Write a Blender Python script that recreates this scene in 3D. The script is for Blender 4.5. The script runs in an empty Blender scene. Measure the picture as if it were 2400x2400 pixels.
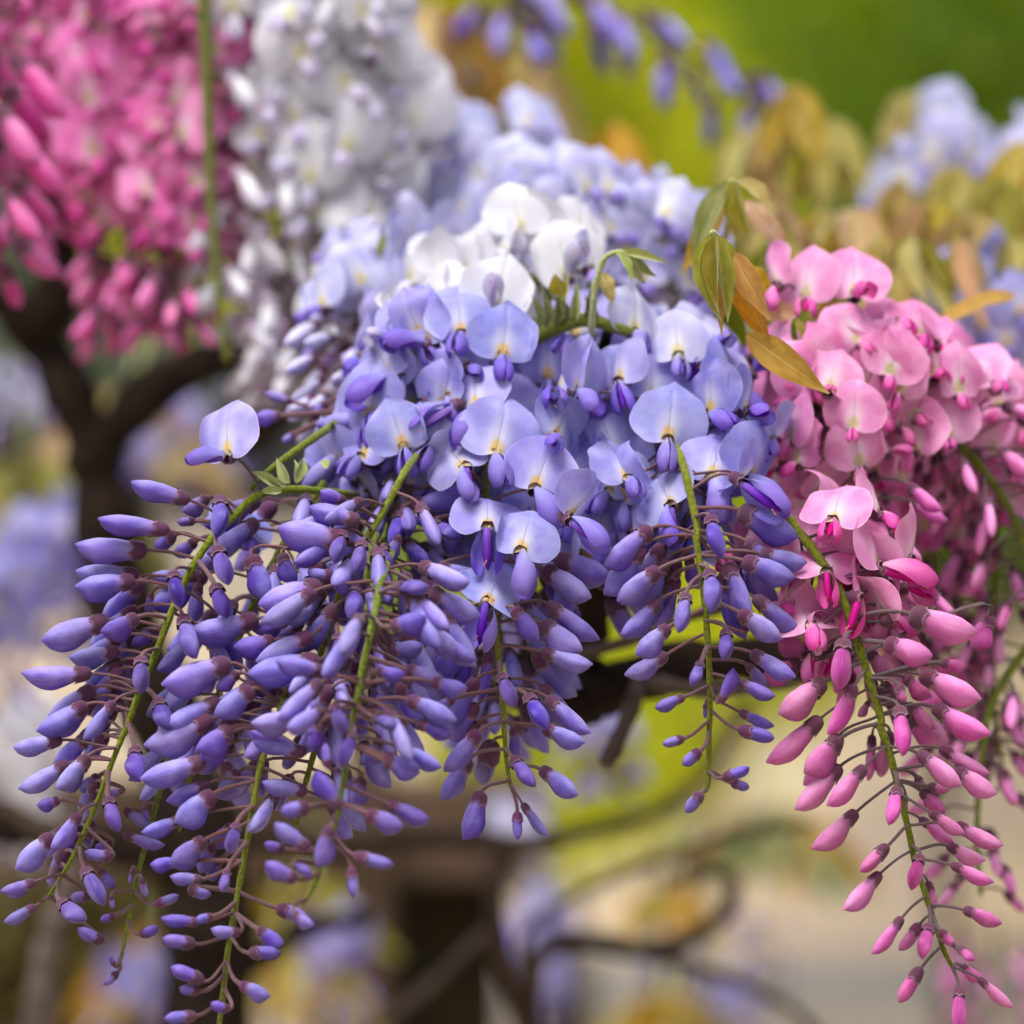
import bpy, math, random
from mathutils import Vector, Matrix

# ------------------------------------------------------------------ camera, sky, sun, exposure
rng = random.Random(11)
scene = bpy.context.scene
COL = scene.collection
CAM_H = 1.5          # metres above the ground
DIST = 0.83          # metres to the plane of focus
FRAME = 0.30         # metres the frame spans on that plane
cam_d = bpy.data.cameras.new('camera')
cam = bpy.data.objects.new('camera', cam_d)
COL.objects.link(cam)
cam.location = (0, -DIST, CAM_H)
cam.rotation_euler = (math.radians(90), 0, 0)
cam_d.sensor_width = 36
cam_d.lens = 36 * DIST / FRAME
cam_d.clip_start = 0.02
cam_d.clip_end = 500
cam_d.dof.use_dof = True
cam_d.dof.focus_distance = DIST + 0.002
cam_d.dof.aperture_fstop = 4.5
scene.camera = cam

SUN_EL, SUN_ROT = 65, 212
world = bpy.data.worlds.new('World')
scene.world = world
world.use_nodes = True
wn, wl = world.node_tree.nodes, world.node_tree.links
wn.clear()
sky = wn.new('ShaderNodeTexSky')
sky.sky_type = 'NISHITA'
sky.sun_disc = False
sky.sun_elevation = math.radians(SUN_EL)
sky.sun_rotation = math.radians(SUN_ROT)
sky.air_density = 1.0
sky.dust_density = 6.0
sky.ozone_density = 1.0
soft = wn.new('ShaderNodeHueSaturation')      # thin overcast: the blue is mostly washed out
soft.inputs['Saturation'].default_value = 0.35
bgn = wn.new('ShaderNodeBackground')
bgn.inputs['Strength'].default_value = 0.06
wo = wn.new('ShaderNodeOutputWorld')
wl.new(sky.outputs[0], soft.inputs['Color'])
wl.new(soft.outputs[0], bgn.inputs['Color'])
wl.new(bgn.outputs[0], wo.inputs['Surface'])

sun_d = bpy.data.lights.new('sun', 'SUN')
sun_d.energy = 1.5
sun_d.angle = math.radians(35)
sun_d.color = (1.0, 0.965, 0.92)
sun = bpy.data.objects.new('sun', sun_d)
COL.objects.link(sun)
a_ = math.radians(SUN_ROT)
sdir = Vector((math.sin(a_) * math.cos(math.radians(SUN_EL)), math.cos(a_) * math.cos(math.radians(SUN_EL)), math.sin(math.radians(SUN_EL))))
sun.rotation_euler = sdir.to_track_quat('Z', 'Y').to_euler()
sun.location = (0, 0, 6)

vs = scene.view_settings
vs.view_transform = 'Standard'
vs.look = 'None'
vs.gamma = 1
vs.use_curve_mapping = False
vs.exposure = 1.18
scene.cycles.use_denoising = True
scene.cycles.max_bounces = 5
scene.cycles.diffuse_bounces = 3
scene.cycles.glossy_bounces = 1
scene.cycles.transmission_bounces = 3
scene.cycles.adaptive_threshold = 0.025
scene.cycles.sample_clamp_indirect = 6

# ------------------------------------------------------------------ helpers
PX = FRAME / 2400.0
def P(x, y, d=0.0):
    """a place seen x,y (photo pixels) at d metres behind the plane of focus"""
    k = PX * (DIST + d) / DIST
    return Vector(((x - 1200) * k, d, CAM_H - (y - 1200) * k))
ZOOM = {'A': (0, 900, 900), 'B': (700, 500, 800), 'C': (1300, 500, 800), 'D': (0, 1600, 1000), 'E': (900, 1200, 900),
        'F': (1700, 1050, 700), 'G': (1700, 1700, 700), 'H': (600, 900, 600), 'L': (1500, 500, 500), 'T': (1300, 0, 1100),
        'S': (600, 0, 800), 'O': (0, 0, 1932)}
def zz(z, x, y):
    ox, oy, s = ZOOM[z]
    return ox + x * s / 1932.0, oy + y * s / 1932.0
def zs(z):
    return ZOOM[z][2] / 1932.0

def catmull(pts, n):
    pts = [Vector(p) for p in pts]
    q = [pts[0] * 2 - pts[1]] + pts + [pts[-1] * 2 - pts[-2]]
    out = []
    m = len(pts) - 1
    for i in range(n):
        u = i / (n - 1) * m
        k = min(int(u), m - 1)
        t = u - k
        a, b, c, d = q[k], q[k + 1], q[k + 2], q[k + 3]
        out.append(0.5 * ((2 * b) + (c - a) * t + (2 * a - 5 * b + 4 * c - d) * t * t + (3 * b - a - 3 * c + d) * t ** 3))
    return out
def interp(tab, x):
    """smooth curve through the points of a profile"""
    if x <= tab[0][0]: return tab[0][1]
    m = len(tab)
    for k in range(m - 1):
        (x0, y0), (x1, y1) = tab[k], tab[k + 1]
        if x <= x1:
            sl = (y1 - y0) / (x1 - x0)
            def slope(q):
                if q == 0: return (tab[1][1] - tab[0][1]) / (tab[1][0] - tab[0][0])
                if q == m - 1: return (tab[-1][1] - tab[-2][1]) / (tab[-1][0] - tab[-2][0])
                a = (tab[q][1] - tab[q - 1][1]) / (tab[q][0] - tab[q - 1][0])
                b = (tab[q + 1][1] - tab[q][1]) / (tab[q + 1][0] - tab[q][0])
                return 0.0 if a * b <= 0 else 2 * a * b / (a + b) * 0.5 + (a + b) * 0.25
            d = x1 - x0
            t = (x - x0) / d
            a, b = slope(k) * d, slope(k + 1) * d
            return (2*t**3 - 3*t*t + 1) * y0 + (t**3 - 2*t*t + t) * a + (-2*t**3 + 3*t*t) * y1 + (t**3 - t*t) * b
    return tab[-1][1]

def make_mesh(name, V, F, mats=(), uv=None, uv2=None, mi=None, smooth=True):
    me = bpy.data.meshes.new(name)
    me.from_pydata([tuple(v) for v in V], [], F)
    for m in mats:
        me.materials.append(m)
    if uv:
        for lname, co in (('UVMap', uv), ('edge', uv2)):
            if co is None: continue
            lay = me.uv_layers.new(name=lname)
            flat = []
            for l in me.loops:
                c = co[l.vertex_index]
                flat += [c[0], c[1]]
            lay.data.foreach_set('uv', flat)
    if mi:
        me.polygons.foreach_set('material_index', mi)
    if smooth:
        me.polygons.foreach_set('use_smooth', [True] * len(me.polygons))
    me.update()
    return me

def link(name, data, parent=None, mat=None, matrix=None):
    o = bpy.data.objects.new(name, data)
    COL.objects.link(o)
    if parent is not None:
        o.parent = parent
    if matrix is not None:
        o.matrix_local = matrix
    if mat is not None and data is not None:
        mats = mat if isinstance(mat, (list, tuple)) else [mat]
        for i, m in enumerate(mats):
            o.material_slots[i].link = 'OBJECT'
            o.material_slots[i].material = m
    return o
def root(name, label, cat, loc, group=None, kind=None):
    o = bpy.data.objects.new(name, None)
    o.empty_display_size = 0.01
    COL.objects.link(o)
    o.location = loc
    tag(o, label, cat, group, kind)
    return o
def tag(o, label, cat=None, group=None, kind=None):
    o['label'] = label
    if cat: o['category'] = cat
    if group: o['group'] = group
    if kind: o['kind'] = kind
    return o

def frame(x, up, loc=(0, 0, 0), s=(1, 1, 1)):
    X = Vector(x).normalized()
    Z = Vector(up) - X * Vector(up).dot(X)
    if Z.length < 1e-5:
        Z = Vector((0.3, -1, 0.1)) - X * Vector((0.3, -1, 0.1)).dot(X)
    Z.normalize()
    Y = Z.cross(X)
    M = Matrix(((X.x * s[0], Y.x * s[1], Z.x * s[2], loc[0]),
                (X.y * s[0], Y.y * s[1], Z.y * s[2], loc[1]),
                (X.z * s[0], Y.z * s[1], Z.z * s[2], loc[2]), (0, 0, 0, 1)))
    return M

def tube(pts, radii, sides=8, cap=True, wob=0.0, r=rng):
    V, F, UV = [], [], []
    n = len(pts)
    ref = Vector((0.31, 0.9, 0.27))
    L = 0.0
    for i, p in enumerate(pts):
        p = Vector(p)
        t = (Vector(pts[min(i + 1, n - 1)]) - Vector(pts[max(i - 1, 0)]))
        if t.length < 1e-9: t = Vector((0, 0, -1))
        t.normalize()
        a = ref - t * ref.dot(t)
        a.normalize()
        b = t.cross(a)
        if i: L += (p - Vector(pts[i - 1])).length
        for k in range(sides):
            an = 2 * math.pi * k / sides
            rr = radii[i] * (1 + (r.uniform(-wob, wob) if wob else 0))
            V.append(p + (a * math.cos(an) + b * math.sin(an)) * rr)
            UV.append((k / sides, L))
    for i in range(n - 1):
        for k in range(sides):
            k2 = (k + 1) % sides
            F.append((i * sides + k, i * sides + k2, (i + 1) * sides + k2, (i + 1) * sides + k))
    if cap:
        F.append(tuple(range(sides - 1, -1, -1)))
        F.append(tuple((n - 1) * sides + k for k in range(sides)))
    return V, F, UV

# ------------------------------------------------------------------ materials
def srgb(r, g, b):
    f = lambda c: (c / 255 / 12.92) if c / 255 <= 0.04045 else ((c / 255 + 0.055) / 1.055) ** 2.4
    return (f(r), f(g), f(b), 1)
class NT:
    def __init__(self, name):
        self.m = bpy.data.materials.new(name)
        self.m.use_nodes = True
        self.t = self.m.node_tree
        self.t.nodes.clear()
    def n(self, kind, **kw):
        nd = self.t.nodes.new('ShaderNode' + kind)
        for k, v in kw.items():
            setattr(nd, k, v)
        return nd
    def put(self, sock, v):
        if isinstance(v, bpy.types.NodeSocket):
            self.t.links.new(v, sock)
        else:
            sock.default_value = v
    def math(self, op, a, b=0.0, c=0.0, clamp=False):
        nd = self.n('Math', operation=op, use_clamp=clamp)
        self.put(nd.inputs[0], a); self.put(nd.inputs[1], b); self.put(nd.inputs[2], c)
        return nd.outputs[0]
    def ramp(self, v, lo, hi, to0=0.0, to1=1.0):
        nd = self.n('MapRange', interpolation_type='SMOOTHSTEP')
        self.put(nd.inputs[0], v); nd.inputs[1].default_value = lo; nd.inputs[2].default_value = hi
        nd.inputs[3].default_value = to0; nd.inputs[4].default_value = to1
        return nd.outputs[0]
    def mix(self, f, a, b, mode='MIX'):
        nd = self.n('Mix', data_type='RGBA', blend_type=mode)
        self.put(nd.inputs[0], f); self.put(nd.inputs[6], a); self.put(nd.inputs[7], b)
        return nd.outputs[2]
    def uv(self, layer='UVMap'):
        nd = self.n('UVMap', uv_map=layer)
        sp = self.n('SeparateXYZ')
        self.t.links.new(nd.outputs[0], sp.inputs[0])
        return sp.outputs[0], sp.outputs[1]
    def xyz(self, x, y, z=0.0):
        nd = self.n('CombineXYZ')
        self.put(nd.inputs[0], x); self.put(nd.inputs[1], y); self.put(nd.inputs[2], z)
        return nd.outputs[0]
    def noise(self, vec, scale, detail=3.0, rough=0.5):
        nd = self.n('TexNoise')
        if vec is not None: self.t.links.new(vec, nd.inputs['Vector'])
        nd.inputs['Scale'].default_value = scale; nd.inputs['Detail'].default_value = detail
        nd.inputs['Roughness'].default_value = rough
        return nd.outputs[0]
    def rnd(self):
        return self.n('ObjectInfo').outputs['Random']
    def objco(self):
        return self.n('TexCoord').outputs['Object']
    def hsv(self, col, h=0.5, s=1.0, v=1.0):
        nd = self.n('HueSaturation')
        self.put(nd.inputs['Hue'], h); self.put(nd.inputs['Saturation'], s); self.put(nd.inputs['Value'], v)
        self.put(nd.inputs['Color'], col)
        return nd.outputs[0]
    def bump(self, h, strength, dist):
        nd = self.n('Bump')
        nd.inputs['Strength'].default_value = strength; nd.inputs['Distance'].default_value = dist
        self.t.links.new(h, nd.inputs['Height'])
        return nd.outputs[0]
    def finish(self, col, rough=0.5, spec=0.3, trans=0.0, normal=None, sheen=0.0, tcol=None, sss=0.0):
        p = self.n('BsdfPrincipled')
        self.put(p.inputs['Base Color'], col)
        self.put(p.inputs['Roughness'], rough)
        p.inputs['Specular IOR Level'].default_value = spec
        if sheen:
            p.inputs['Sheen Weight'].default_value = sheen
            p.inputs['Sheen Roughness'].default_value = 0.5
        if normal is not None: self.t.links.new(normal, p.inputs['Normal'])
        out = self.n('OutputMaterial')
        if trans:
            tr = self.n('BsdfTranslucent')
            self.put(tr.inputs['Color'], tcol if tcol is not None else col)
            if normal is not None: self.t.links.new(normal, tr.inputs['Normal'])
            mx = self.n('MixShader')
            mx.inputs[0].default_value = trans
            self.t.links.new(p.outputs[0], mx.inputs[1]); self.t.links.new(tr.outputs[0], mx.inputs[2])
            self.t.links.new(mx.outputs[0], out.inputs[0])
        else:
            self.t.links.new(p.outputs[0], out.inputs[0])
        return self.m

def vary(n, col, dh=0.007, dv=0.12, ds=0.10):
    r = n.rnd()
    r2 = n.math('FRACT', n.math('MULTIPLY', r, 17.31))
    r3 = n.math('FRACT', n.math('MULTIPLY', r, 91.7))
    return n.hsv(col, n.math('MULTIPLY_ADD', r, 2 * dh, 0.5 - dh), n.math('MULTIPLY_ADD', r3, 2 * ds, 1 - ds),
                 n.math('MULTIPLY_ADD', r2, 2 * dv, 1 - dv))

def bud_mat(name, main, pale, deep, base, trans=0.08):
    n = NT(name)
    u, v = n.uv()
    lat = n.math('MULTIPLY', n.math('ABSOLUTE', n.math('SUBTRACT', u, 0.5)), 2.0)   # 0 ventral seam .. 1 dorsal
    seed = n.math('MULTIPLY', n.rnd(), 40.0)
    st = n.noise(n.xyz(n.math('MULTIPLY', lat, 30.0), n.math('MULTIPLY', v, 0.9), seed), 2.2, 3.0, 0.65)
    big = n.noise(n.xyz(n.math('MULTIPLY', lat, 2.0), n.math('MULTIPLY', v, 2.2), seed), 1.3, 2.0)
    c = n.mix(n.ramp(n.math('ADD', n.math('MULTIPLY', big, 0.6), n.math('MULTIPLY', lat, 0.55)), 0.42, 0.86), main, pale)  # pale petal back, lightened further as a painted highlight on the upper side
    c = n.mix(n.math('MULTIPLY', n.ramp(lat, 0.40, 0.03), 0.65), c, deep)  # violet seam margin, deepened further as painted shade on the underside
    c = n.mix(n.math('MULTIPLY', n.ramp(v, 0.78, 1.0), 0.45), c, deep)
    c = n.mix(n.math('MULTIPLY', n.ramp(v, 0.40, 0.20), 0.7), c, base)
    c = n.mix(n.math('MULTIPLY', n.ramp(st, 0.52, 0.72), 0.42), c, deep)
    c = n.mix(n.math('MULTIPLY', n.ramp(st, 0.45, 0.28), 0.25), c, pale)
    c = vary(n, c)
    fl = n.noise(n.xyz(n.math('MULTIPLY', u, 9.0), n.math('MULTIPLY', v, 6.0), seed), 2.6, 1.0)
    c = n.mix(n.math('MULTIPLY', n.ramp(fl, 0.76, 0.82), 0.35), c, srgb(110, 70, 84))
    return n.finish(c, 0.42, 0.42, trans, n.bump(st, 0.3, 0.0006), sheen=0.08)

def banner_mat(name, main, pale, halo, spot, rim, trans=0.30):
    n = NT(name)
    u, v = n.uv()
    s, t = n.uv('edge')
    x = n.math('SUBTRACT', u, 0.5)
    ax = n.math('ABSOLUTE', x)
    seed = n.math('MULTIPLY', n.rnd(), 40.0)
    ang = n.math('ARCTAN2', x, n.math('ADD', v, 0.22))
    rays = n.noise(n.xyz(n.math('MULTIPLY', ang, 15.0), n.math('MULTIPLY', v, 1.2), seed), 2.4, 3.0, 0.6)
    cloud = n.noise(n.xyz(n.math('MULTIPLY', u, 3.0), n.math('MULTIPLY', v, 3.0), seed), 1.1, 3.0)
    c = n.mix(n.ramp(cloud, 0.26, 0.76), main, pale)
    c = n.mix(n.math('MULTIPLY', n.ramp(rays, 0.5, 0.75), 0.22), c, main)
    dx = n.math('DIVIDE', ax, 0.175); dy = n.math('DIVIDE', n.math('SUBTRACT', v, 0.20), 0.42)
    r1 = n.math('SQRT', n.math('ADD', n.math('MULTIPLY', dx, dx), n.math('MULTIPLY', dy, dy)))
    r1 = n.math('ADD', r1, n.math('MULTIPLY_ADD', rays, 0.5, -0.25))
    c = n.mix(n.math('MULTIPLY', n.ramp(r1, 1.2, 0.25), 0.85), c, halo)
    dx = n.math('DIVIDE', ax, 0.105); dy = n.math('DIVIDE', n.math('SUBTRACT', v, 0.10), 0.21)
    r2 = n.math('SQRT', n.math('ADD', n.math('MULTIPLY', dx, dx), n.math('MULTIPLY', dy, dy)))
    r2 = n.math('ADD', r2, n.math('MULTIPLY_ADD', rays, 1.3, -0.65))
    c = n.mix(n.math('MULTIPLY', n.ramp(r2, 1.0, 0.5), 0.8), c, spot)
    vein = n.math('MULTIPLY', n.ramp(ax, 0.009, 0.003), n.ramp(v, 0.86, 0.45))
    c = n.mix(n.math('MULTIPLY', vein, 0.5), c, tuple(0.35 * q for q in main[:3]) + (1,))
    c = n.mix(n.math('MULTIPLY', n.ramp(n.math('ABSOLUTE', s), 0.955, 0.995), 0.55), c, rim)
    c = vary(n, c, 0.012, 0.10, 0.10)
    fl = n.noise(n.xyz(n.math('MULTIPLY', u, 9.0), n.math('MULTIPLY', v, 9.0), seed), 2.6, 1.0)
    c = n.mix(n.math('MULTIPLY', n.ramp(fl, 0.77, 0.82), 0.3), c, srgb(150, 110, 110))
    h = n.math('ADD', n.math('MULTIPLY', rays, 0.6), n.math('MULTIPLY', vein, -0.6))
    return n.finish(c, 0.5, 0.25, trans, n.bump(h, 0.25, 0.0005))

def wing_mat(name, pale, mid, deep, trans=0.25):
    n = NT(name)
    u, v = n.uv()
    seed = n.math('MULTIPLY', n.rnd(), 40.0)
    st = n.noise(n.xyz(n.math('MULTIPLY', u, 14.0), n.math('MULTIPLY', v, 1.5), seed), 2.2, 4.0, 0.6)
    c = n.mix(n.ramp(v, 0.05, 0.55), pale, mid)
    c = n.mix(n.math('MULTIPLY', n.ramp(v, 0.55, 1.0), 0.5), c, deep)
    c = n.mix(n.math('MULTIPLY', n.ramp(u, 0.6, 1.0), 0.5), c, deep)
    c = n.mix(n.math('MULTIPLY', n.ramp(st, 0.52, 0.7), 0.4), c, deep)
    c = vary(n, c)
    return n.finish(c, 0.5, 0.28, trans, n.bump(st, 0.3, 0.0006))

def fuzzy_mat(name, a, b, rim=None, scale=900, sheen=0.5, trans=0.0):
    n = NT(name)
    no = n.noise(n.objco(), scale, 4.0, 0.6)
    c = n.mix(n.ramp(no, 0.35, 0.68), a, b)
    if rim is not None:
        u, v = n.uv()
        c = n.mix(n.math('MULTIPLY', n.ramp(v, 0.82, 1.0), 0.7), c, rim)
    c = vary(n, c, 0.012, 0.15, 0.1)
    return n.finish(c, 0.75, 0.2, trans, n.bump(no, 0.35, 0.0004), sheen=sheen)

def leaf_mat(name, a, b, vein, trans=0.4):
    n = NT(name)
    u, v = n.uv()
    ax = n.math('ABSOLUTE', n.math('SUBTRACT', u, 0.5))
    seed = n.math('MULTIPLY', n.rnd(), 30.0)
    no = n.noise(n.xyz(n.math('MULTIPLY', u, 2.0), n.math('MULTIPLY', v, 3.0), seed), 1.4, 3.0)
    c = n.mix(n.ramp(no, 0.35, 0.66), a, b)
    c = n.mix(n.ramp(v, 0.8, 1.0), c, vein)
    w = n.math('SINE', n.math('MULTIPLY', n.math('MULTIPLY_ADD', ax, -1.1, v), 62.0))
    side = n.ramp(w, 0.72, 0.98)
    mid = n.ramp(ax, 0.045, 0.015)
    vv = n.math('MAXIMUM', n.math('MULTIPLY', side, 0.45), mid)
    c = n.mix(n.math('MULTIPLY', vv, 0.6), c, vein)
    c = vary(n, c, 0.02, 0.15, 0.1)
    return n.finish(c, 0.45, 0.35, trans, n.bump(vv, 0.5, 0.0006), sheen=0.3)

C = {}
C['purple'] = dict(
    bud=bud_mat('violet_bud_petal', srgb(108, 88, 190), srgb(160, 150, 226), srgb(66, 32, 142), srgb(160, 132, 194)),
    banner=banner_mat('violet_banner_petal', srgb(150, 146, 224), srgb(180, 178, 236), srgb(216, 215, 240), srgb(226, 188, 62), srgb(205, 198, 242)),
    wing=wing_mat('violet_wing_petal', srgb(166, 166, 232), srgb(142, 124, 218), srgb(114, 74, 194)),
    keel=wing_mat('violet_keel_petal', srgb(132, 94, 200), srgb(104, 48, 170), srgb(82, 24, 138), 0.15),
    calyx=fuzzy_mat('mauve_calyx', srgb(72, 36, 68), srgb(106, 62, 94), srgb(150, 120, 132), sheen=.2),
    pedicel=fuzzy_mat('mauve_pedicel', srgb(98, 64, 76), srgb(126, 94, 96), sheen=.2))
C['pale'] = dict(
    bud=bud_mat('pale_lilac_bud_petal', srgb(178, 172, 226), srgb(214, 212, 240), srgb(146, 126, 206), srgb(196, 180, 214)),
    banner=banner_mat('pale_blue_banner_petal', srgb(184, 184, 240), srgb(216, 218, 246), srgb(240, 240, 244), srgb(224, 208, 120), srgb(232, 230, 248)),
    wing=wing_mat('pale_lilac_wing_petal', srgb(196, 196, 240), srgb(164, 150, 226), srgb(120, 80, 200)),
    keel=wing_mat('lilac_pale_keel_petal', srgb(176, 162, 226), srgb(142, 108, 208), srgb(112, 66, 186), 0.2), calyx=C['purple']['calyx'], pedicel=C['purple']['pedicel'])
C['white'] = dict(
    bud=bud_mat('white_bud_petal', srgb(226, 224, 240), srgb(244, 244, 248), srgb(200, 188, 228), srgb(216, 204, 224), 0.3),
    banner=banner_mat('white_banner_petal', srgb(230, 230, 244), srgb(242, 242, 248), srgb(244, 244, 242), srgb(222, 216, 150), srgb(244, 244, 250), 0.42),
    wing=wing_mat('white_wing_petal', srgb(236, 236, 246), srgb(226, 222, 242), srgb(206, 194, 232), 0.35),
    keel=wing_mat('lilac_keel_petal', srgb(226, 220, 242), srgb(204, 190, 230), srgb(172, 142, 210), 0.2),
    calyx=fuzzy_mat('dusky_lilac_calyx', srgb(150, 122, 156), srgb(180, 160, 182), srgb(206, 196, 208)),
    pedicel=fuzzy_mat('dusky_pedicel', srgb(116, 92, 96), srgb(142, 122, 116)))
C['pink'] = dict(
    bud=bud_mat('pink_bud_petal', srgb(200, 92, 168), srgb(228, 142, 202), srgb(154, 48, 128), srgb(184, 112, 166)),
    banner=banner_mat('pink_banner_petal', srgb(230, 140, 200), srgb(240, 176, 218), srgb(244, 216, 234), srgb(196, 198, 120), srgb(250, 208, 228)),
    wing=wing_mat('pink_wing_petal', srgb(242, 178, 216), srgb(230, 112, 186), srgb(206, 58, 158)),
    keel=wing_mat('magenta_keel_petal', srgb(226, 80, 168), srgb(200, 36, 140), srgb(160, 20, 108), 0.15),
    calyx=fuzzy_mat('plum_calyx', srgb(80, 38, 64), srgb(116, 64, 90), srgb(160, 128, 144), sheen=.2),
    pedicel=fuzzy_mat('grey_plum_pedicel', srgb(86, 64, 74), srgb(112, 94, 94), sheen=.2))
C['hotpink'] = dict(C['pink'],
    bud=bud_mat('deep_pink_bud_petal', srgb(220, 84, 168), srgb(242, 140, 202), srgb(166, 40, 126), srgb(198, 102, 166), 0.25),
    banner=banner_mat('deep_pink_banner_petal', srgb(226, 108, 184), srgb(240, 150, 206), srgb(240, 200, 226), srgb(196, 190, 120), srgb(248, 186, 216)))
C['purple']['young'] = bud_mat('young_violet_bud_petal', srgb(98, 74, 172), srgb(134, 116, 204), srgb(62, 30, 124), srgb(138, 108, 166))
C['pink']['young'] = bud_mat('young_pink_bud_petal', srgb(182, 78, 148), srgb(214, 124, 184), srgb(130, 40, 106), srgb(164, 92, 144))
M_STEM = fuzzy_mat('green_raceme_stem', srgb(84, 96, 22), srgb(122, 130, 48), sheen=0.2)
M_SHOOT = fuzzy_mat('pale_green_shoot', srgb(150, 164, 78), srgb(196, 204, 140), sheen=0.6, trans=0.1)
M_STAMEN = fuzzy_mat('orange_anther', srgb(196, 110, 60), srgb(226, 150, 90), sheen=0.2)
M_LEAF_G = leaf_mat('young_green_leaf', srgb(150, 148, 30), srgb(178, 172, 60), srgb(214, 214, 150))
M_LEAF_B = leaf_mat('bronze_young_leaf', srgb(182, 134, 24), srgb(204, 160, 54), srgb(216, 194, 100))
M_LEAF_A = leaf_mat('amber_olive_leaf', srgb(172, 146, 40), srgb(194, 172, 72), srgb(214, 200, 120))
M_LEAF_P = leaf_mat('pinkish_bronze_leaf', srgb(202, 166, 116), srgb(216, 186, 144), srgb(222, 208, 160))
M_LEAF_O = leaf_mat('olive_grey_leaf', srgb(118, 128, 66), srgb(150, 152, 92), srgb(180, 188, 140))
M_LEAF_Y = leaf_mat('yellow_olive_leaf', srgb(182, 172, 84), srgb(202, 190, 110), srgb(220, 214, 160))

# ------------------------------------------------------------------ petal, bud and calyx shapes
def bud_shape(k, young=False):
    r = random.Random(100 + k)
    f = r.uniform(0.78, 1.08)
    if young:
        DO = [(0, .05), (.08, .10), (.22, .135), (.42, .15), (.62, .15), (.82, .125), (.93, .075), (1, .02)]
        VE = [(0, .05), (.08, .10), (.22, .14), (.42, .18), (.62, .195), (.80, .165), (.92, .095), (1, -.01)]
        TH = [(0, .05), (.08, .10), (.22, .13), (.42, .145), (.62, .15), (.80, .125), (.93, .06), (1, .004)]
    else:
        DO = [(0, .045), (.12, .088), (.28, .122), (.48, .150), (.66, .150), (.82, .118), (.93, .076), (1, .040)]
        VE = [(0, .045), (.12, .088), (.28, .132), (.44, .195 * f), (.60, .240 * f), (.72, .232 * f), (.84, .176 * f), (.93, .088), (1, -.034)]
        TH = [(0, .045), (.12, .080), (.28, .102), (.48, .126), (.64, .134), (.78, .118), (.89, .082), (.96, .044), (1, .005)]
    ns, na = 20, 22
    bend = r.uniform(-0.07, 0.09)
    tw = r.uniform(-0.25, 0.25)
    pinch = r.uniform(0.30, 0.5)
    ridge = r.uniform(0.25, 0.5)
    ph = r.uniform(0, 6)
    V, F, UV = [], [], []
    s0 = 0.10
    for i in range(ns):
        s = s0 + (1 - s0) * (1 - (1 - i / (ns - 1)) ** 1.7)
        d, v, h = interp(DO, s), interp(VE, s), interp(TH, s)
        for j in range(na + 1):
            ph_ = 2 * math.pi * j / na
            c = math.cos(ph_); q = math.sin(ph_)
            hh = h * (1 - pinch * max(0, -c) ** 1.6 - ridge * max(0, c) ** 1.8 * min(1, max(0, s - .2) * 3))
            y = hh * q
            z = (d if c > 0 else v) * c
            ripple = 1 + 0.03 * math.sin(5 * ph_ + ph + 3 * s) * s + 0.018 * math.sin(9 * s + 2 * ph + ph_) * s
            y *= ripple; z *= ripple
            # seam: one edge of the folded banner laps over the other
            if abs(j - na / 2) <= 1 and s > 0.3:
                y += (0.018 if j >= na / 2 else -0.006) * math.sin(math.pi * s)
            an = tw * s * s
            y, z = y * math.cos(an) - z * math.sin(an), y * math.sin(an) + z * math.cos(an)
            z += bend * (s - 0.35) ** 2 * 2
            V.append((s, y, z)); UV.append((j / na, s))
    w = na + 1
    for i in range(ns - 1):
        for j in range(na):
            F.append((i * w + j, i * w + j + 1, (i + 1) * w + j + 1, (i + 1) * w + j))
    return V, F, UV
def calyx_shape(k, young=False, reach=0.27):
    r = random.Random(300 + k)
    V, F, UV = [], [], []
    ns, na = 8, 20
    e = 0.40 if young else reach
    for i in range(ns):
        a = i / (ns - 1)
        for j in range(na + 1):
            ph_ = 2 * math.pi * j / na
            tooth = 0.5 + 0.5 * math.cos(5 * ph_ + math.pi)
            rim = e * (0.78 + 0.22 * tooth ** 2 + (.10 if math.cos(ph_) < -.3 else 0))
            s = rim * a
            c = math.cos(ph_)
            if young:
                up_, dn_, th_ = interp([(0, .03), (.05, .095), (.15, .14), (.3, .158), (.45, .165)], s), interp([(0, .03), (.05, .095), (.15, .145), (.3, .175), (.45, .195)], s), interp([(0, .03), (.05, .095), (.15, .135), (.3, .155), (.45, .160)], s)
            else:
                up_, dn_, th_ = interp([(0, .03), (.04, .085), (.12, .112), (.2, .118), (.28, .124)], s), interp([(0, .03), (.04, .085), (.12, .118), (.2, .128), (.28, .142)], s), interp([(0, .03), (.04, .085), (.12, .106), (.2, .110), (.28, .118)], s)
            zz_ = (up_ if c > 0 else dn_) * c * (1.06 + .05 * a ** 6)
            yy_ = th_ * math.sin(ph_) * (1.06 + .05 * a ** 6)
            if a == 0: yy_ *= .6; zz_ *= .6
            V.append((s - 0.01, yy_, zz_)); UV.append((j / na, a))
    w = na + 1
    for i in range(ns - 1):
        for j in range(na):
            F.append((i * w + j, i * w + j + 1, (i + 1) * w + j + 1, (i + 1) * w + j))
    F.append(tuple(range(na - 1, -1, -1)))
    return V, F, UV

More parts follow.
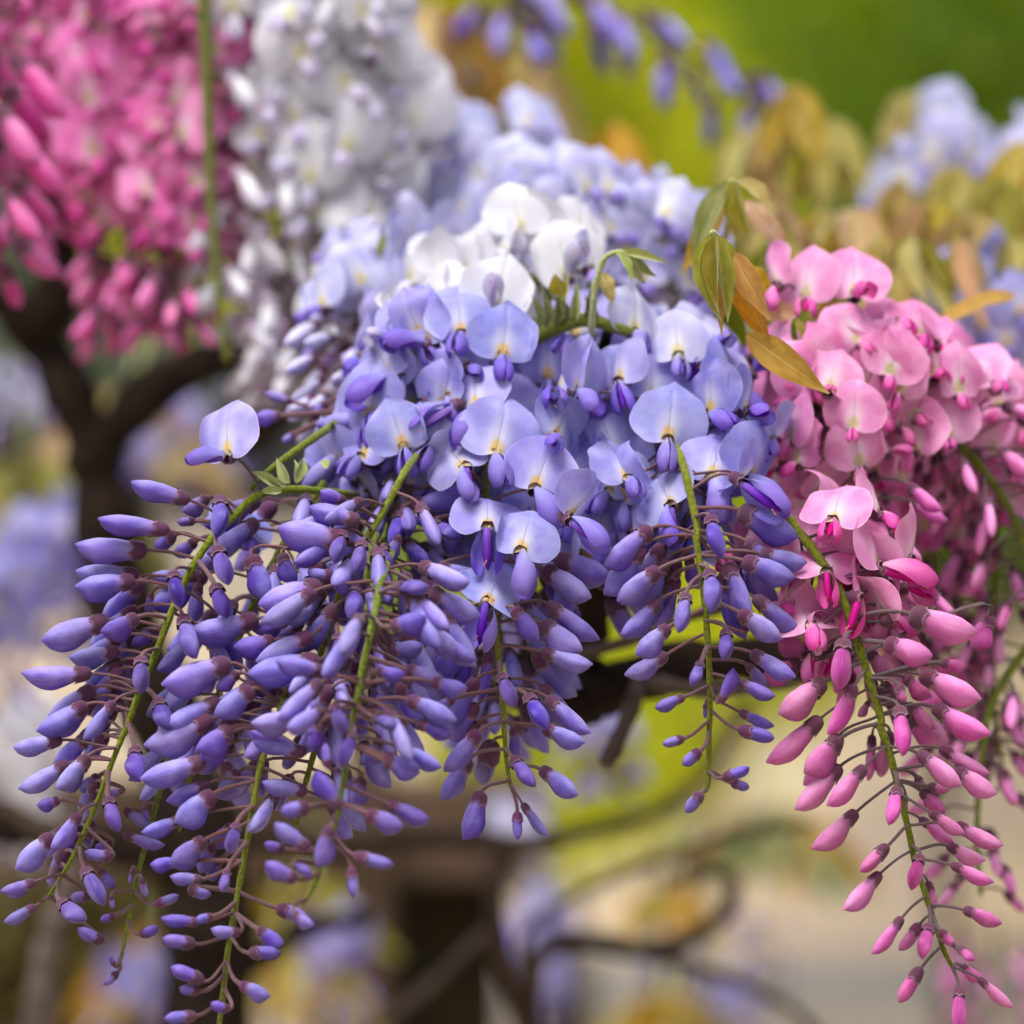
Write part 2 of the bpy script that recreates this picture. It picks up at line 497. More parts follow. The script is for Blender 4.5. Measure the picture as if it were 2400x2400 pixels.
B_OUT = [(0, .03), (.10, -.035), (.22, -.06), (.36, -.04), (.49, .045), (.58, .17), (.615, .31), (.60, .45), (.545, .59), (.45, .72), (.33, .82), (.20, .905), (.085, .985), (0, 1.075)]
def banner_shape(k, fold=0.25, curl=0.4, y0=0.55, side=0.0, cup=0.0, pts=22, half=10):
    r = random.Random(500 + k)
    ol = catmull([(a * r.uniform(.97, 1.03), b + r.uniform(-.008, .008), 0) for a, b in B_OUT], pts)
    ol2 = [Vector((p.x * r.uniform(.985, 1.015), p.y, 0)) for p in ol]
    V, F, UV, U2 = [], [], [], []
    w = 2 * half + 1
    p1, p2, p3 = r.uniform(0, 6), r.uniform(0, 6), r.uniform(0, 6)
    rip = r.uniform(0.015, 0.055); twi = r.uniform(-.28, .28); asy = r.uniform(-.12, .12)
    for i in range(pts):
        t = i / (pts - 1)
        ym = 0.03 + 1.005 * (t ** 1.45 * 0.85 + t * 0.15)
        for j in range(w):
            s = (j - half) / half
            o = ol[i] if s >= 0 else ol2[i]
            x = s * o.x
            y = ym + (o.y - ym) * s * s
            fx, fy = x, y
            # crease along the midrib, sides swept back
            fl = fold * (1 - 0.35 * y)
            ax = abs(x)
            soft_ = math.sqrt(ax * ax + 0.0016) - 0.04
            z = -soft_ * math.sin(fl)
            X = x * (math.cos(fl) if fl < 1.2 else 0.36)
            z -= 0.022 * math.exp(-(x / .035) ** 2) * min(1, 4 * y if y > 0 else 0)
            z += cup * (x * x) * 1.2
            z += rip * math.sin(7 * x + p1 + 2 * y) * s * s + rip * 0.8 * math.sin(9 * y + p2 + 3 * x) * s * s
            z += 0.03 * math.sin(2.2 * x + p3)
            X2 = X
            # the top bends back (curl > 0) or nods forward (curl < 0)
            if y > y0:
                th = curl * (y - y0) / 0.5
                rr = (y - y0)
                y_ = y0 + rr * math.cos(th) - z * math.sin(th) * 0
                z = z * math.cos(th) - rr * math.sin(th)
                y = y_
            z -= 0.05 * max(0, y) ** 2
            # one side lobe turns over
            if side and x * side > 0.2:
                th = abs(side) * (ax - 0.2) * 4
                e = ax - 0.2
                X2 = math.copysign(0.2 + e * math.cos(th), x) * math.cos(fl)
                z += e * math.sin(th) * 0.8
            z += asy * X2
            an = twi * (y - .2)
            X2, z = X2 * math.cos(an) - z * math.sin(an), X2 * math.sin(an) + z * math.cos(an)
            V.append((X2, y, z)); UV.append((fx / 1.3 + .5, fy)); U2.append((s, t))
    for i in range(pts - 1):
        for j in range(w - 1):
            F.append((i * w + j, i * w + j + 1, (i + 1) * w + j + 1, (i + 1) * w + j))
    return V, F, UV, U2

def wing_shape(k, side, spread=0.0):
    r = random.Random(700 + k)
    ns, na = 14, 10
    V, F, UV = [], [], []
    o1 = r.uniform(0.9, 1.1)
    for i in range(ns):
        s = i / (ns - 1)
        wide = 0.08 + 0.235 * math.sin(math.pi * min(1, s * 0.95 + 0.02)) ** 0.8 * (0.65 + 0.55 * s)
        amax = (1.35 + 1.1 * s) * math.sqrt(max(0.0, 1 - abs((s - 0.48) / 0.53) ** 5)) + 0.05
        for j in range(na):
            a = j / (na - 1)
            an = a * amax * o1 + spread * s
            y = side * (0.02 + wide * 0.80 * math.sin(an) + spread * 0.25 * s)
            z = 0.06 + wide * math.cos(an) - 0.10 * (s - 0.4) ** 2 - 0.10
            x = s * (1 - 0.04 * math.cos(an)) + 0.05 * math.sin(an * 1.4) * s
            wv = 0.012 * math.sin(6 * s + 5 * a + r.random())
            V.append((x, y + wv * side, z + wv)); UV.append((a, s))
    for i in range(ns - 1):
        for j in range(na - 1):
            q = (i * na + j, i * na + j + 1, (i + 1) * na + j + 1, (i + 1) * na + j)
            F.append(q if side > 0 else q[::-1])
    return V, F, UV
def keel_shape(k):
    V, F, UV = bud_shape(40 + k, True)
    out = []
    for (x, y, z) in V:
        out.append((x * 0.90 + 0.0, y * 0.62, z * 0.55 + 0.10 * x * x - 0.08))
    return out, F, UV

DUMMY = C['purple']['bud']
def mk(name, sh, mats=None):
    V, F, UV = sh[0], sh[1], sh[2]
    return make_mesh(name, V, F, mats or [DUMMY], UV, sh[3] if len(sh) > 3 else None)
BUD = [mk('bud', bud_shape(k)) for k in range(14)]
BUDY = [mk('young_bud', bud_shape(20 + k, True)) for k in range(5)]
CAL = [mk('calyx', calyx_shape(k)) for k in range(4)]
CALY = [mk('young_calyx', calyx_shape(10 + k, True)) for k in range(3)]
CALF = [mk('flower_calyx', calyx_shape(30 + k, False, 0.24)) for k in range(3)]
BANP = [dict(fold=.22, curl=.30), dict(fold=.34, curl=.55), dict(fold=.12, curl=.25, cup=.12), dict(fold=.28, curl=.8, y0=.62),   # 0-3 open
        dict(fold=.30, curl=-1.5, y0=.55), dict(fold=.45, curl=-2.1, y0=.42),            # 4,5 apex nods over
        dict(fold=.55, curl=.3), dict(fold=.42, curl=.2, side=.5),                       # 6,7 half folded
        dict(fold=.25, curl=.4, side=-.7), dict(fold=.2, curl=.9, y0=.45)]               # 8,9
def jitter(p, q):
    r = random.Random(q)
    p = dict(p)
    p['fold'] = p['fold'] * r.uniform(.6, 1.5)
    p['curl'] = p['curl'] * r.uniform(.6, 1.4)
    if q % 3 == 2 and 'side' not in p: p['side'] = r.uniform(-.6, .6)
    return p
BAN = [[mk('banner_petal', banner_shape(k + 100 * q, **(p if q == 0 else jitter(p, 31 * k + q)))) for q in range(4)] for k, p in enumerate(BANP)]
WINGL = [mk('wing_petal', wing_shape(k, 1, sp)) for k, sp in enumerate((0.0, 0.12, 0.3))]
WINGR = [mk('wing_petal', wing_shape(k, -1, sp)) for k, sp in enumerate((0.0, 0.16, 0.25))]
KEEL = [mk('keel_petal', keel_shape(k)) for k in range(3)]
def stamen_shape():
    V, F, UV = [], [], []
    r = random.Random(5)
    for q in range(3):
        p0 = Vector((.78 + r.uniform(-.04, .05), r.uniform(-.05, .05), -.17 + r.uniform(-.04, .03)))
        v, f, u = tube([p0, p0 + Vector((.03, 0, -.02)), p0 + Vector((.07, 0, -.03))], [.008, .014, .006], 5)
        b = len(V)
        V += v; UV += u; F += [tuple(i + b for i in g) for g in f]
    return V, F, UV
STAM = mk('stamen', stamen_shape())

# a whole small flower in one mesh for blooms that stand well behind the plane of focus
def far_flower(k):
    p = jitter(BANP[(0, 1, 2, 8, 6, 3)[k % 6]], 400 + k)
    V, F, UV, U2 = banner_shape(60 + k, pts=13, half=5, **p)
    V = [Vector(v) for v in V]
    mi = [0] * len(F)
    r = random.Random(900 + k)
    an = r.uniform(0.4, 1.1)
    Mk = frame((r.uniform(-.2, .2), -math.sin(an), math.cos(an)), (0, 1, .3), (0, .03, .01), (.42, .42, .42))
    for sh, m in ((wing_shape(k % 3, 1, .1), 1), (wing_shape(k % 3, -1, .1), 1), (keel_shape(k % 3), 2)):
        b = len(V)
        V += [Mk @ Vector(v) for v in sh[0]]
        UV = UV + sh[2]; U2 = U2 + [(0, 0)] * len(sh[0])
        F = F + [tuple(i + b for i in g) for g in sh[1]]; mi += [m] * len(sh[1])
    Mc = frame((0, .15, 1), (0, 1, 0), (0, -.02, -.2), (.95, .95, .95))
    sh = calyx_shape(k, False, .24)
    b = len(V)
    V += [Mc @ Vector(v) for v in sh[0]]
    UV = UV + sh[2]; U2 = U2 + [(0, 0)] * len(sh[0])
    F = F + [tuple(i + b for i in g) for g in sh[1]]; mi += [3] * len(sh[1])
    me = make_mesh('flower', V, F, [DUMMY] * 4, UV, U2, mi)
    return me
FARF = [far_flower(k) for k in range(12)]
def far_bud(k):
    V, F, UV = bud_shape(80 + k, k > 3)
    V = list(V); mi = [0] * len(F)
    sh = calyx_shape(50 + k, k > 3)
    b = len(V)
    V += sh[0]; UV = UV + sh[2]
    F = F + [tuple(i + b for i in g) for g in sh[1]]; mi += [1] * len(sh[1])
    return make_mesh('bud', V, F, [DUMMY] * 2, UV, None, mi)
FARB = [far_bud(k) for k in range(6)]

# ------------------------------------------------------------------ racemes
class Raceme:
    def __init__(self, label, col, pts, r0=0.0013, r1=0.0006, group=None, stem_from=0.0, name='wisteria_raceme', seed=1):
        self.c = C[col]
        self.rng = random.Random(seed * 13 + 5)
        self.path = catmull([P(*p) for p in pts], 60)
        self.base = self.path[0].copy()
        self.root = root(name, label, 'flower', self.base, group)
        n = len(self.path)
        rad = [r0 + (r1 - r0) * (i / (n - 1)) ** 1.2 for i in range(n)]
        rad = [q * (1.0 + 0.10 * math.sin(i * 1.9 + seed)) for i, q in enumerate(rad)]
        rad[-1] *= 0.5
        V, F, UV = tube([p - self.base for p in self.path], rad, 9, True, 0.05, self.rng)
        link('stem', make_mesh('stem', V, F, [M_STEM], UV), self.root)
    def nearest(self, p, up=0.15):
        best, bi = 1e9, 0
        for i, q in enumerate(self.path):
            d = (q - p).length
            if d < best: best, bi = d, i
        return max(0, bi - 1), best
    def pedicel(self, parent, Mw, a, b, axis, col=None, r=0.00048):
        d = (b - a).length
        inv = Mw.inverted()
        out = (b - a).normalized()
        c1 = a + out * d * 0.35 + Vector((0, 0, 1)) * d * self.rng.uniform(-0.04, 0.08)
        c2 = b - axis * d * 0.28
        e = b + axis * 0.0012
        pts = []
        for i in range(8):
            t = i / 7
            pts.append(inv @ (a * (1 - t) ** 3 + c1 * 3 * t * (1 - t) ** 2 + c2 * 3 * t * t * (1 - t) + e * t ** 3))
        k = 1.0 / Mw.to_scale()[0]
        V, F, UV = tube(pts, [r * k * (1.25 if i in (0, 7) else 1) for i in range(8)], 6, False)
        link('pedicel', make_mesh('pedicel', V, F, [DUMMY], UV), parent, col or self.c['pedicel'])
    def bud_at(self, b, tip, w=None, young=False, up=None, attach=None, thick=None, front=False):
        """b base of the calyx, tip of the bud (world), w width seen in metres"""
        r = self.rng
        ax = tip - b
        L = ax.length
        ratio = w / L if w else 0.42
        k = r.randrange(14)
        me = BUDY[k % 5] if young else BUD[k]
        nat_side, nat_front = (0.34, 0.30) if young else (0.405, 0.285)
        if front:
            sy = ratio / nat_front; sz = sy * r.uniform(0.9, 1.05)
        else:
            sz = ratio / nat_side; sy = min(sz, 1.15) * r.uniform(0.9, 1.05)
        sy = min(max(sy, .7), 1.6); sz = min(max(sz, .62), 1.6)
        if up is None:
            up = Vector((r.uniform(-.15, .15), r.uniform(-.45, .1), 1)) if not front else Vector((r.uniform(-.6, .6), 1.0, 0.25))
        M = frame(ax, up, b, (L, L * sy, L * sz))
        Ml = M.copy()
        Ml.translation = b - self.base
        o = link('bud', me, self.root, self.c.get('young', self.c['bud']) if young or L < .0125 else self.c['bud'], Ml)
        link('calyx', (CALY if young else CAL)[k % (3 if young else 4)], o, self.c['calyx'])
        if attach is None:
            i, d = self.nearest(b)
            attach = self.path[i]
        self.pedicel(o, M, attach, b, ax.normalized())
        return o
    def bud(self, z, bx, by, tx, ty, w, flag='', dz=0.0):
        """a bud read off the photograph: calyx end, tip, width; f = comes forward, y = young, b = behind the stem"""
        x0, y0 = zz(z, bx, by); x1, y1 = zz(z, tx, ty); k = zs(z)
        # depth of the stem beside it
        best, ds = 1e9, 0
        for q in self.path:
            sc = PX * (DIST + q.y) / DIST
            qx = q.x / sc + 1200; qy = 1200 - (q.z - CAM_H) / sc
            dd = math.hypot(qx - x0, qy - y0)
            if dd < best: best, ds = dd, q.y
        p = best * PX
        Lp = 0.0125
        off = math.sqrt(max(0, Lp * Lp - p * p)) * 0.85
        off = off if 'b' in flag else -off
        d = ds + off + dz + self.rng.uniform(-.001, .001)
        b = P(x0, y0, d)
        L2 = math.hypot(x1 - x0, y1 - y0) * PX
        fw = 0.62 if 'f' in flag else self.rng.uniform(-0.10, 0.22)
        if 'b' in flag: fw = -self.rng.uniform(0.0, 0.3)
        tip = P(x1, y1, d - L2 * fw)
        return self.bud_at(b, tip, w * k * PX, 'y' in flag, front='f' in flag)
    def buds(self, z, rows):
        for row in rows:
            self.bud(z, *row)
    def flower_at(self, b, U, N, s=0.0187, var=0, kaxis=None, klen=0.0115, wsc=1.0, col=None, attach=None):
        r = self.rng
        c = C[col] if col else self.c
        U = U.normalized()
        N = (N - U * N.dot(U)).normalized()
        X = U.cross(N)
        M = Matrix(((X.x * s * wsc, U.x * s, N.x * s, b.x), (X.y * s * wsc, U.y * s, N.y * s, b.y), (X.z * s * wsc, U.z * s, N.z * s, b.z), (0, 0, 0, 1)))
        Ml = M.copy(); Ml.translation = b - self.base
        o = link('flower', r.choice(BAN[var]), self.root, c['banner'], Ml)
        inv = M.inverted()
        if kaxis is None:
            an = r.uniform(.95, 1.35); klen *= .85
            kaxis = N * math.cos(an) - U * math.sin(an) + X * r.uniform(-.2, .2)
        kb = b + N * 0.0004 + U * s * 0.03
        Mk = inv @ frame(kaxis, U + N * .4, kb, (klen,) * 3)
        wi = r.randrange(3)
        link('wing_petal', WINGL[wi], o, c['wing'], Mk)
        link('wing_petal', WINGR[wi], o, c['wing'], Mk)
        link('keel_petal', KEEL[r.randrange(3)], o, c['keel'], Mk)
        link('stamen', STAM, o, M_STAMEN, Mk)
        ca = (N * .9 + kaxis.normalized() * .35).normalized()
        cb = b - ca * 0.0034
        link('calyx', CALF[r.randrange(3)], o, c['calyx'], inv @ frame(ca, U, cb, (.0175,) * 3))
        if attach is None:
            i, d = self.nearest(b)
            attach = self.path[i]
        self.pedicel(o, M, attach, cb, ca, c['pedicel'])
        return o
    def flower(self, z, bx, by, ax, ay, w, yaw=0, kt=None, var=0, dz=0.0, col=None, lean=1, d=None, H=0.0187):
        x0, y0 = zz(z, bx, by); x1, y1 = zz(z, ax, ay); k = zs(z)
        if d is None:
            d = 0.002 + (1300 - y0) * 0.00007
        d += dz
        sc = PX * (DIST + d) / DIST
        b = P(x0, y0, d)
        hv = Vector(((x1 - x0) * sc, 0, -(y1 - y0) * sc))
        h = hv.length * 1.06
        Hs = H
        if h > Hs * .97: Hs = h / .97
        ca = h / Hs; sa = math.sqrt(1 - ca * ca)
        U = hv.normalized() * ca + Vector((0, 1, 0)) * sa * lean
        N = Vector((0, -1, 0)); N = (N - U * N.dot(U)).normalized()
        W0 = 1.19 * Hs
        cw = 1.05 * w * k * sc / W0
        wsc = 1.0
        if cw > 0.97: wsc = min(cw / .97, 1.3); cw = .97
        wsc = max(wsc, 0.9)
        be = math.acos(cw) * (1 if yaw > 0 else -1 if yaw < 0 else 0.25)
        N = Matrix.Rotation(be, 3, U) @ N
        kax = None; kl = Hs * 0.62
        if kt:
            kx, ky = zz(z, *kt)
            v = Vector(((kx - x0) * sc, 0, -(ky - y0) * sc))
            if v.length > kl * .95: kl = min(v.length / .95, .017)
            fwd = math.sqrt(max(kl * kl - v.length ** 2, (0.22 * kl) ** 2))
            kax = v + Vector((0, -fwd, 0))
        return self.flower_at(b, U, N, Hs, var, kax, kl, wsc, col)
    def fill(self, n, t0, t1, tf, lp=0.016, az=(0, 360), L=(0.0205, 0.011), far=False, col=None, fscale=0.0185, jit=1.0, droop=0.5, young_t=0.8, face=None, push=0.0):
        """grow buds and blooms round the stem between t0 and t1; az 0 = right, 90 = away from the camera"""
        r = self.rng
        c = C[col] if col else self.c
        m = len(self.path) - 1
        for i in range(n):
            t = t0 + (t1 - t0) * (i + r.uniform(0.1, .9)) / n
            k = min(int(t * m), m - 1)
            p = self.path[k]
            tan = (self.path[k + 1] - p).normalized()
            a = math.radians(az[0] + (i * 137.5 + r.uniform(-25, 25)) % max(1, (az[1] - az[0])))
            rad = Vector((math.cos(a), math.sin(a), r.uniform(-.2, .25)))
            rad = (rad - tan * rad.dot(tan) * .8).normalized()
            q = (1 - 0.55 * max(0, t - .15))
            d = lp * q * r.uniform(.75, 1.25) * jit
            b = p + rad * d + tan * d * .25 + Vector((0, push, 0))
            if t < tf:
                N = rad + Vector((r.uniform(-.4, .4), r.uniform(-.5, .2), r.uniform(-.1, .5)))
                if face: N = N + Vector(face)
                U = Vector((r.uniform(-.6, .6), r.uniform(-.3, .5), 1))
                s = fscale * r.uniform(.88, 1.1)
                if not far:
                    self.flower_at(b, U, N, s, r.choice((0, 1, 2, 3, 6, 8, 9)), attach=p)
                else:
                    U.normalize(); N = (N - U * N.dot(U)).normalized(); X = U.cross(N)
                    bb = b - self.base
                    M = Matrix(((X.x * s, U.x * s, N.x * s, bb.x), (X.y * s, U.y * s, N.y * s, bb.y), (X.z * s, U.z * s, N.z * s, bb.z), (0, 0, 0, 1)))
                    o = link('flower', FARF[r.randrange(12)], self.root, [c['banner'], c['wing'], c['keel'], c['calyx']], M)
                    Mw = M.copy(); Mw.translation = b
                    self.pedicel(o, Mw, p, b - N * s * .2, N, c['pedicel'])
            else:
                LL = (L[0] + (L[1] - L[0]) * (t - t0) / max(.01, 1 - t0)) * r.uniform(.85, 1.1)
                ax = (rad * .9 + tan * .55 + Vector((0, 0, -droop * r.uniform(.5, 1.3)))).normalized()
                if not far:
                    self.bud_at(b, b + ax * LL, None, t > young_t, attach=p)
                else:
                    up = Vector((r.uniform(-.3, .3), r.uniform(-.3, .3), 1))
                    s = LL
                    M = frame(ax, up, b - self.base, (s, s * r.uniform(.9, 1.1), s * r.uniform(.9, 1.1)))
                    kk = 4 + r.randrange(2) if t > young_t else r.randrange(4)
                    o = link('bud', FARB[kk], self.root, [c['bud'], c['calyx']], M)
                    Mw = M.copy(); Mw.translation = b
                    self.pedicel(o, Mw, p, b, ax, c['pedicel'])
# ------------------------------------------------------------------ the garden behind
def plain_mat(name, a, b, scale, rough=0.85, bump=0.3, dist=0.01, spec=0.25, c3=None, s3=1.0):
    n = NT(name)
    co = n.objco()
    no = n.noise(co, scale, 6.0, 0.6)
    c = n.mix(n.ramp(no, 0.35, 0.68), a, b)
    if c3 is not None:
        c = n.mix(n.math('MULTIPLY', n.ramp(n.noise(co, s3, 3.0), 0.48, 0.62), 0.8), c, c3)
    return n.finish(c, rough, spec, 0.0, n.bump(no, bump, dist))
def bark_mat(name, a, b, scale=60):
    n = NT(name)
    u, v = n.uv()
    no = n.noise(n.xyz(n.math('MULTIPLY', u, 6.0), n.math('MULTIPLY', v, 14.0)), scale / 20, 6.0, 0.65)
    c = n.mix(n.ramp(no, 0.35, 0.7), a, b)
    return n.finish(c, 0.9, 0.15, 0.0, n.bump(no, 0.8, 0.006))
def wood_mat(name, a, b):
    n = NT(name)
    mp = n.n('Mapping'); n.t.links.new(n.objco(), mp.inputs[0]); mp.inputs['Scale'].default_value = (1, 1, 0.08)
    no = n.noise(mp.outputs[0], 90, 5.0, 0.65)
    c = n.mix(n.ramp(no, 0.35, 0.7), a, b)
    return n.finish(c, 0.85, 0.2, 0.0, n.bump(no, 0.5, 0.003))
M_GRAVEL = plain_mat('sandy_gravel', srgb(150, 136, 118), srgb(176, 160, 140), 40, bump=.5)
M_PAVE = plain_mat('grey_asphalt', srgb(112, 108, 104), srgb(138, 132, 126), 60, bump=.4)
M_LAWN = plain_mat('lawn_grass', srgb(112, 132, 30), srgb(164, 172, 50), 25, bump=.6)
M_STUCCO = plain_mat('sandy_render', srgb(236, 212, 176), srgb(244, 228, 200), 6, bump=.2, c3=srgb(204, 186, 172), s3=1.3)
M_COPING = plain_mat('pale_stone', srgb(190, 184, 174), srgb(208, 202, 192), 20)
M_BARK = bark_mat('dark_vine_bark', srgb(28, 20, 16), srgb(52, 40, 32))
M_BARK2 = bark_mat('grey_twig_bark', srgb(94, 82, 78), srgb(128, 114, 106))
M_POST = wood_mat('dark_weathered_wood', srgb(32, 28, 15), srgb(50, 43, 26))
M_RAIL = wood_mat('brown_weathered_wood', srgb(70, 55, 43), srgb(100, 82, 66))
def blade_mat(name, a, b, trans=0.45):
    n = NT(name)
    no = n.noise(n.objco(), 3.5, 3.0)
    c = n.mix(n.ramp(no, 0.34, 0.66), a, b)
    return n.finish(c, 0.5, 0.3, trans)
M_OLIVE = blade_mat('olive_foliage', srgb(66, 60, 26), srgb(104, 92, 44), 0.3)
M_LIME = blade_mat('lime_foliage', srgb(188, 196, 18), srgb(220, 222, 52), 0.52)
M_GREEN = blade_mat('fresh_foliage', srgb(122, 154, 6), srgb(170, 190, 22))
M_DEEP = blade_mat('deep_foliage', srgb(76, 108, 6), srgb(120, 146, 14))

def box(name, x0, x1, y0, y1, z0, z1, mat, parent=None, org=(0, 0, 0), bev=0.0):
    ox, oy, oz = org
    V = [(x - ox, y - oy, z - oz) for z in (z0, z1) for y in (y0, y1) for x in (x0, x1)]
    F = [(0, 2, 3, 1), (4, 5, 7, 6), (0, 1, 5, 4), (2, 6, 7, 3), (0, 4, 6, 2), (1, 3, 7, 5)]
    me = make_mesh(name, V, F, [mat], smooth=False)
    o = link(name, me, parent)
    if bev:
        md = o.modifiers.new('bevel', 'BEVEL'); md.width = bev; md.segments = 2
    return o
def sheet(name, x0, x1, y0, y1, z, mat, nx=2, ny=2, wob=0.0):
    r = random.Random(len(name))
    V = [(x0 + (x1 - x0) * i / nx, y0 + (y1 - y0) * j / ny + r.uniform(-wob, wob), z) for j in range(ny + 1) for i in range(nx + 1)]
    F = [(j * (nx + 1) + i, j * (nx + 1) + i + 1, (j + 1) * (nx + 1) + i + 1, (j + 1) * (nx + 1) + i) for j in range(ny) for i in range(nx)]
    return link(name, make_mesh(name, V, F, [mat], smooth=False))
g = sheet('ground', -200, 200, -200, 300, 0.0, M_GRAVEL); g['kind'] = 'structure'; g['label'] = 'sandy gravel ground of the garden'
g = sheet('path', -3.0, 30, 7.5, 8.85, 0.004, M_PAVE, 40, 1, 0.05); g['kind'] = 'structure'; g['label'] = 'grey asphalt path across the garden'
g = sheet('lawn', -20, 20, 12.0, 60, 0.004, M_LAWN, 40, 1, 0.1); g['kind'] = 'structure'; g['label'] = 'mown lawn behind the wall'

w = root('garden_wall', 'long sandy rendered garden wall with pale coping far behind the flowers', 'wall', (0, 9.2, 0))
box('wall', -9, 9, 9.1, 9.35, 0, 1.22, M_STUCCO, w, (0, 9.2, 0))
for i in range(18):
    box('coping_stone', -9 + i + .004, -8 + i - .004, 9.06, 9.39, 1.222, 1.29, M_COPING, w, (0, 9.2, 0), .01)

def foliage_mesh(name, clumps, n, size, mat, seed):
    r = random.Random(seed)
    V, F = [], []
    tot = sum(c[3] ** 2 for c in clumps)
    for cx, cy, cz, cr in clumps:
        for _ in range(int(n * cr * cr / tot)):
            u = Vector((r.gauss(0, 1), r.gauss(0, 1), r.gauss(0, 1))).normalized() * cr * r.uniform(.35, 1) ** .6
            p = Vector((cx, cy, cz)) + u
            d = Vector((r.uniform(-1, 1), r.uniform(-1, 1), r.uniform(-1.0, .2))).normalized()
            s = d.cross(Vector((r.uniform(-1, 1), r.uniform(-1, 1), r.uniform(-1, 1)))).normalized()
            nn = d.cross(s)
            L = size * r.uniform(.6, 1.3); W = L * r.uniform(.22, .34)
            b = len(V)
            V += [p, p + d * L * .45 + s * W + nn * W * .3, p + d * L, p + d * L * .45 - s * W + nn * W * .3]
            F += [(b, b + 1, b + 2), (b, b + 2, b + 3)]
    return make_mesh(name, V, F, [mat])
def tree(label, x, y, h, cr, zc, mat, seed, n=2600, size=.11, name='garden_tree', cat='tree', group='trees beyond the wall', trunk_r=.09):
    r = random.Random(seed)
    t = root(name, label, cat, (x, y, 0), group)
    pts = catmull([(0, 0, -.05), (r.uniform(-.08, .08), r.uniform(-.05, .05), zc * .35), (r.uniform(-.12, .12), r.uniform(-.1, .1), zc * .7), (r.uniform(-.15, .15), 0, zc + cr * .4)], 14)
    V, F, UV = tube(pts, [trunk_r * (1 - .75 * i / 13) for i in range(14)], 8, True, .05, r)
    clumps = []
    nb = 9
    for k in range(nb):
        a = k * 2.4 + r.random(); e = r.uniform(-.5, 1.0)
        s = cr * r.uniform(.45, .8)
        c = Vector((math.cos(a) * s, math.sin(a) * s * .8, zc + e * (h - zc) * .75))
        clumps.append((c.x, c.y, c.z, cr * r.uniform(.36, .55)))
        q = pts[6 + k % 7]
        v, f, u = tube(catmull([q, q.lerp(c, .5) + Vector((0, 0, .08)), c], 6), [trunk_r * .4, trunk_r * .35, trunk_r * .3, trunk_r * .22, trunk_r * .15, .004], 6)
        bb = len(V); V += v; UV += u; F += [tuple(i + bb for i in g_) for g_ in f]
    clumps.append((0, 0, zc, cr * .55))
    link('trunk', make_mesh('trunk', V, F, [M_BARK], UV), t)
    link('crown', foliage_mesh('crown', clumps, n, size, mat, seed + 1), t)
    return t
tree('bright lime leaved tree behind the white and bronze blossom', -0.30, 6.0, 3.5, .85, 2.5, M_LIME, 1)
tree('fresh green tree behind the wall beside the bright lime leaved one', 1.15, 11.6, 5.0, 1.6, 3.0, M_GREEN, 2, 3600, .13)
tree('deep green tree standing between two fresh green trees', 1.75, 7.6, 3.9, 1.1, 2.5, M_DEEP, 3)
tree('fresh green tree past the deep green one by the wall', 2.5, 6.4, 3.2, 0.9, 2.1, M_GREEN, 4)
tree('dark leaved tree behind the deep pink blossom and the vine limbs', -2.2, 11.4, 4.6, 1.7, 2.9, M_DEEP, 5, 3600, .13)
tree('tall fresh green tree rearmost behind the lime leaved tree', 0.1, 12.2, 5.4, 1.9, 3.2, M_GREEN, 6, 4200, .14)
tree('tall deep green tree rearmost behind the fresh green tree', 1.9, 13.4, 5.8, 2.2, 3.4, M_DEEP, 7, 4600, .15)
tree('low deep green bush under the fresh green tree', 1.1, 6.0, 1.75, .55, 1.5, M_DEEP, 8, 1500, .08, 'garden_bush', 'bush', 'bushes before the wall', .04)
tree('low green bush at the foot of the lime leaved tree', 0.15, 5.6, 1.75, .5, 1.45, M_GREEN, 9, 1500, .08, 'garden_bush', 'bush', 'bushes before the wall', .04)
tree('yellow green bush glowing below the dark gnarled branch', 0.26, 4.1, 1.42, .36, 1.16, M_LIME, 10, 2600, .05, 'garden_bush', 'bush', 'bushes before the wall', .02)
tree('small yellow green bush beside the dark square post', 0.03, 3.4, 1.27, .17, 1.10, M_LIME, 12, 1200, .04, 'garden_bush', 'bush', 'bushes before the wall', .015)

tree('dark olive bush low beside the trunk below the outermost raceme', -0.50, 2.3, 1.24, .24, 1.04, M_OLIVE, 14, 1600, .05, 'garden_bush', 'bush', 'bushes before the wall', .015)
tree('small dark bush below the longest raceme beside the post', -0.22, 2.6, 1.08, .15, .96, M_OLIVE, 15, 1000, .045, 'garden_bush', 'bush', 'bushes before the wall', .012)
tree('slim yellow green tree behind the wall against the fresh green trees', 0.72, 10.3, 3.7, .6, 2.6, M_LIME, 16, 1300, .10)
# timber support
t = root('timber_support', 'dark square timber post with a brown rail across its head', 'post', P(1030, 2020, 1.15) * 1.0)
t.location.z = 0
ctr = P(1030, 2020, 1.15)
hw = 138 * PX * (DIST + 1.15) / DIST
box('post', ctr.x - hw, ctr.x + hw, 1.15, 1.15 + 2 * hw, -.05, ctr.z, M_POST, t, t.location, .004)
a = P(-200, 1960, 1.12); b = P(1290, 2015, 1.12)
box('rail', a.x, b.x, 1.09, 1.149, b.z - .012, b.z + .055, M_RAIL, t, t.location, .004)
c = P(878, 2100, 1.08)
box('batten', c.x - .012, c.x + .012, 1.065, 1.089, -.05, b.z + .03, M_RAIL, t, t.location, .003)

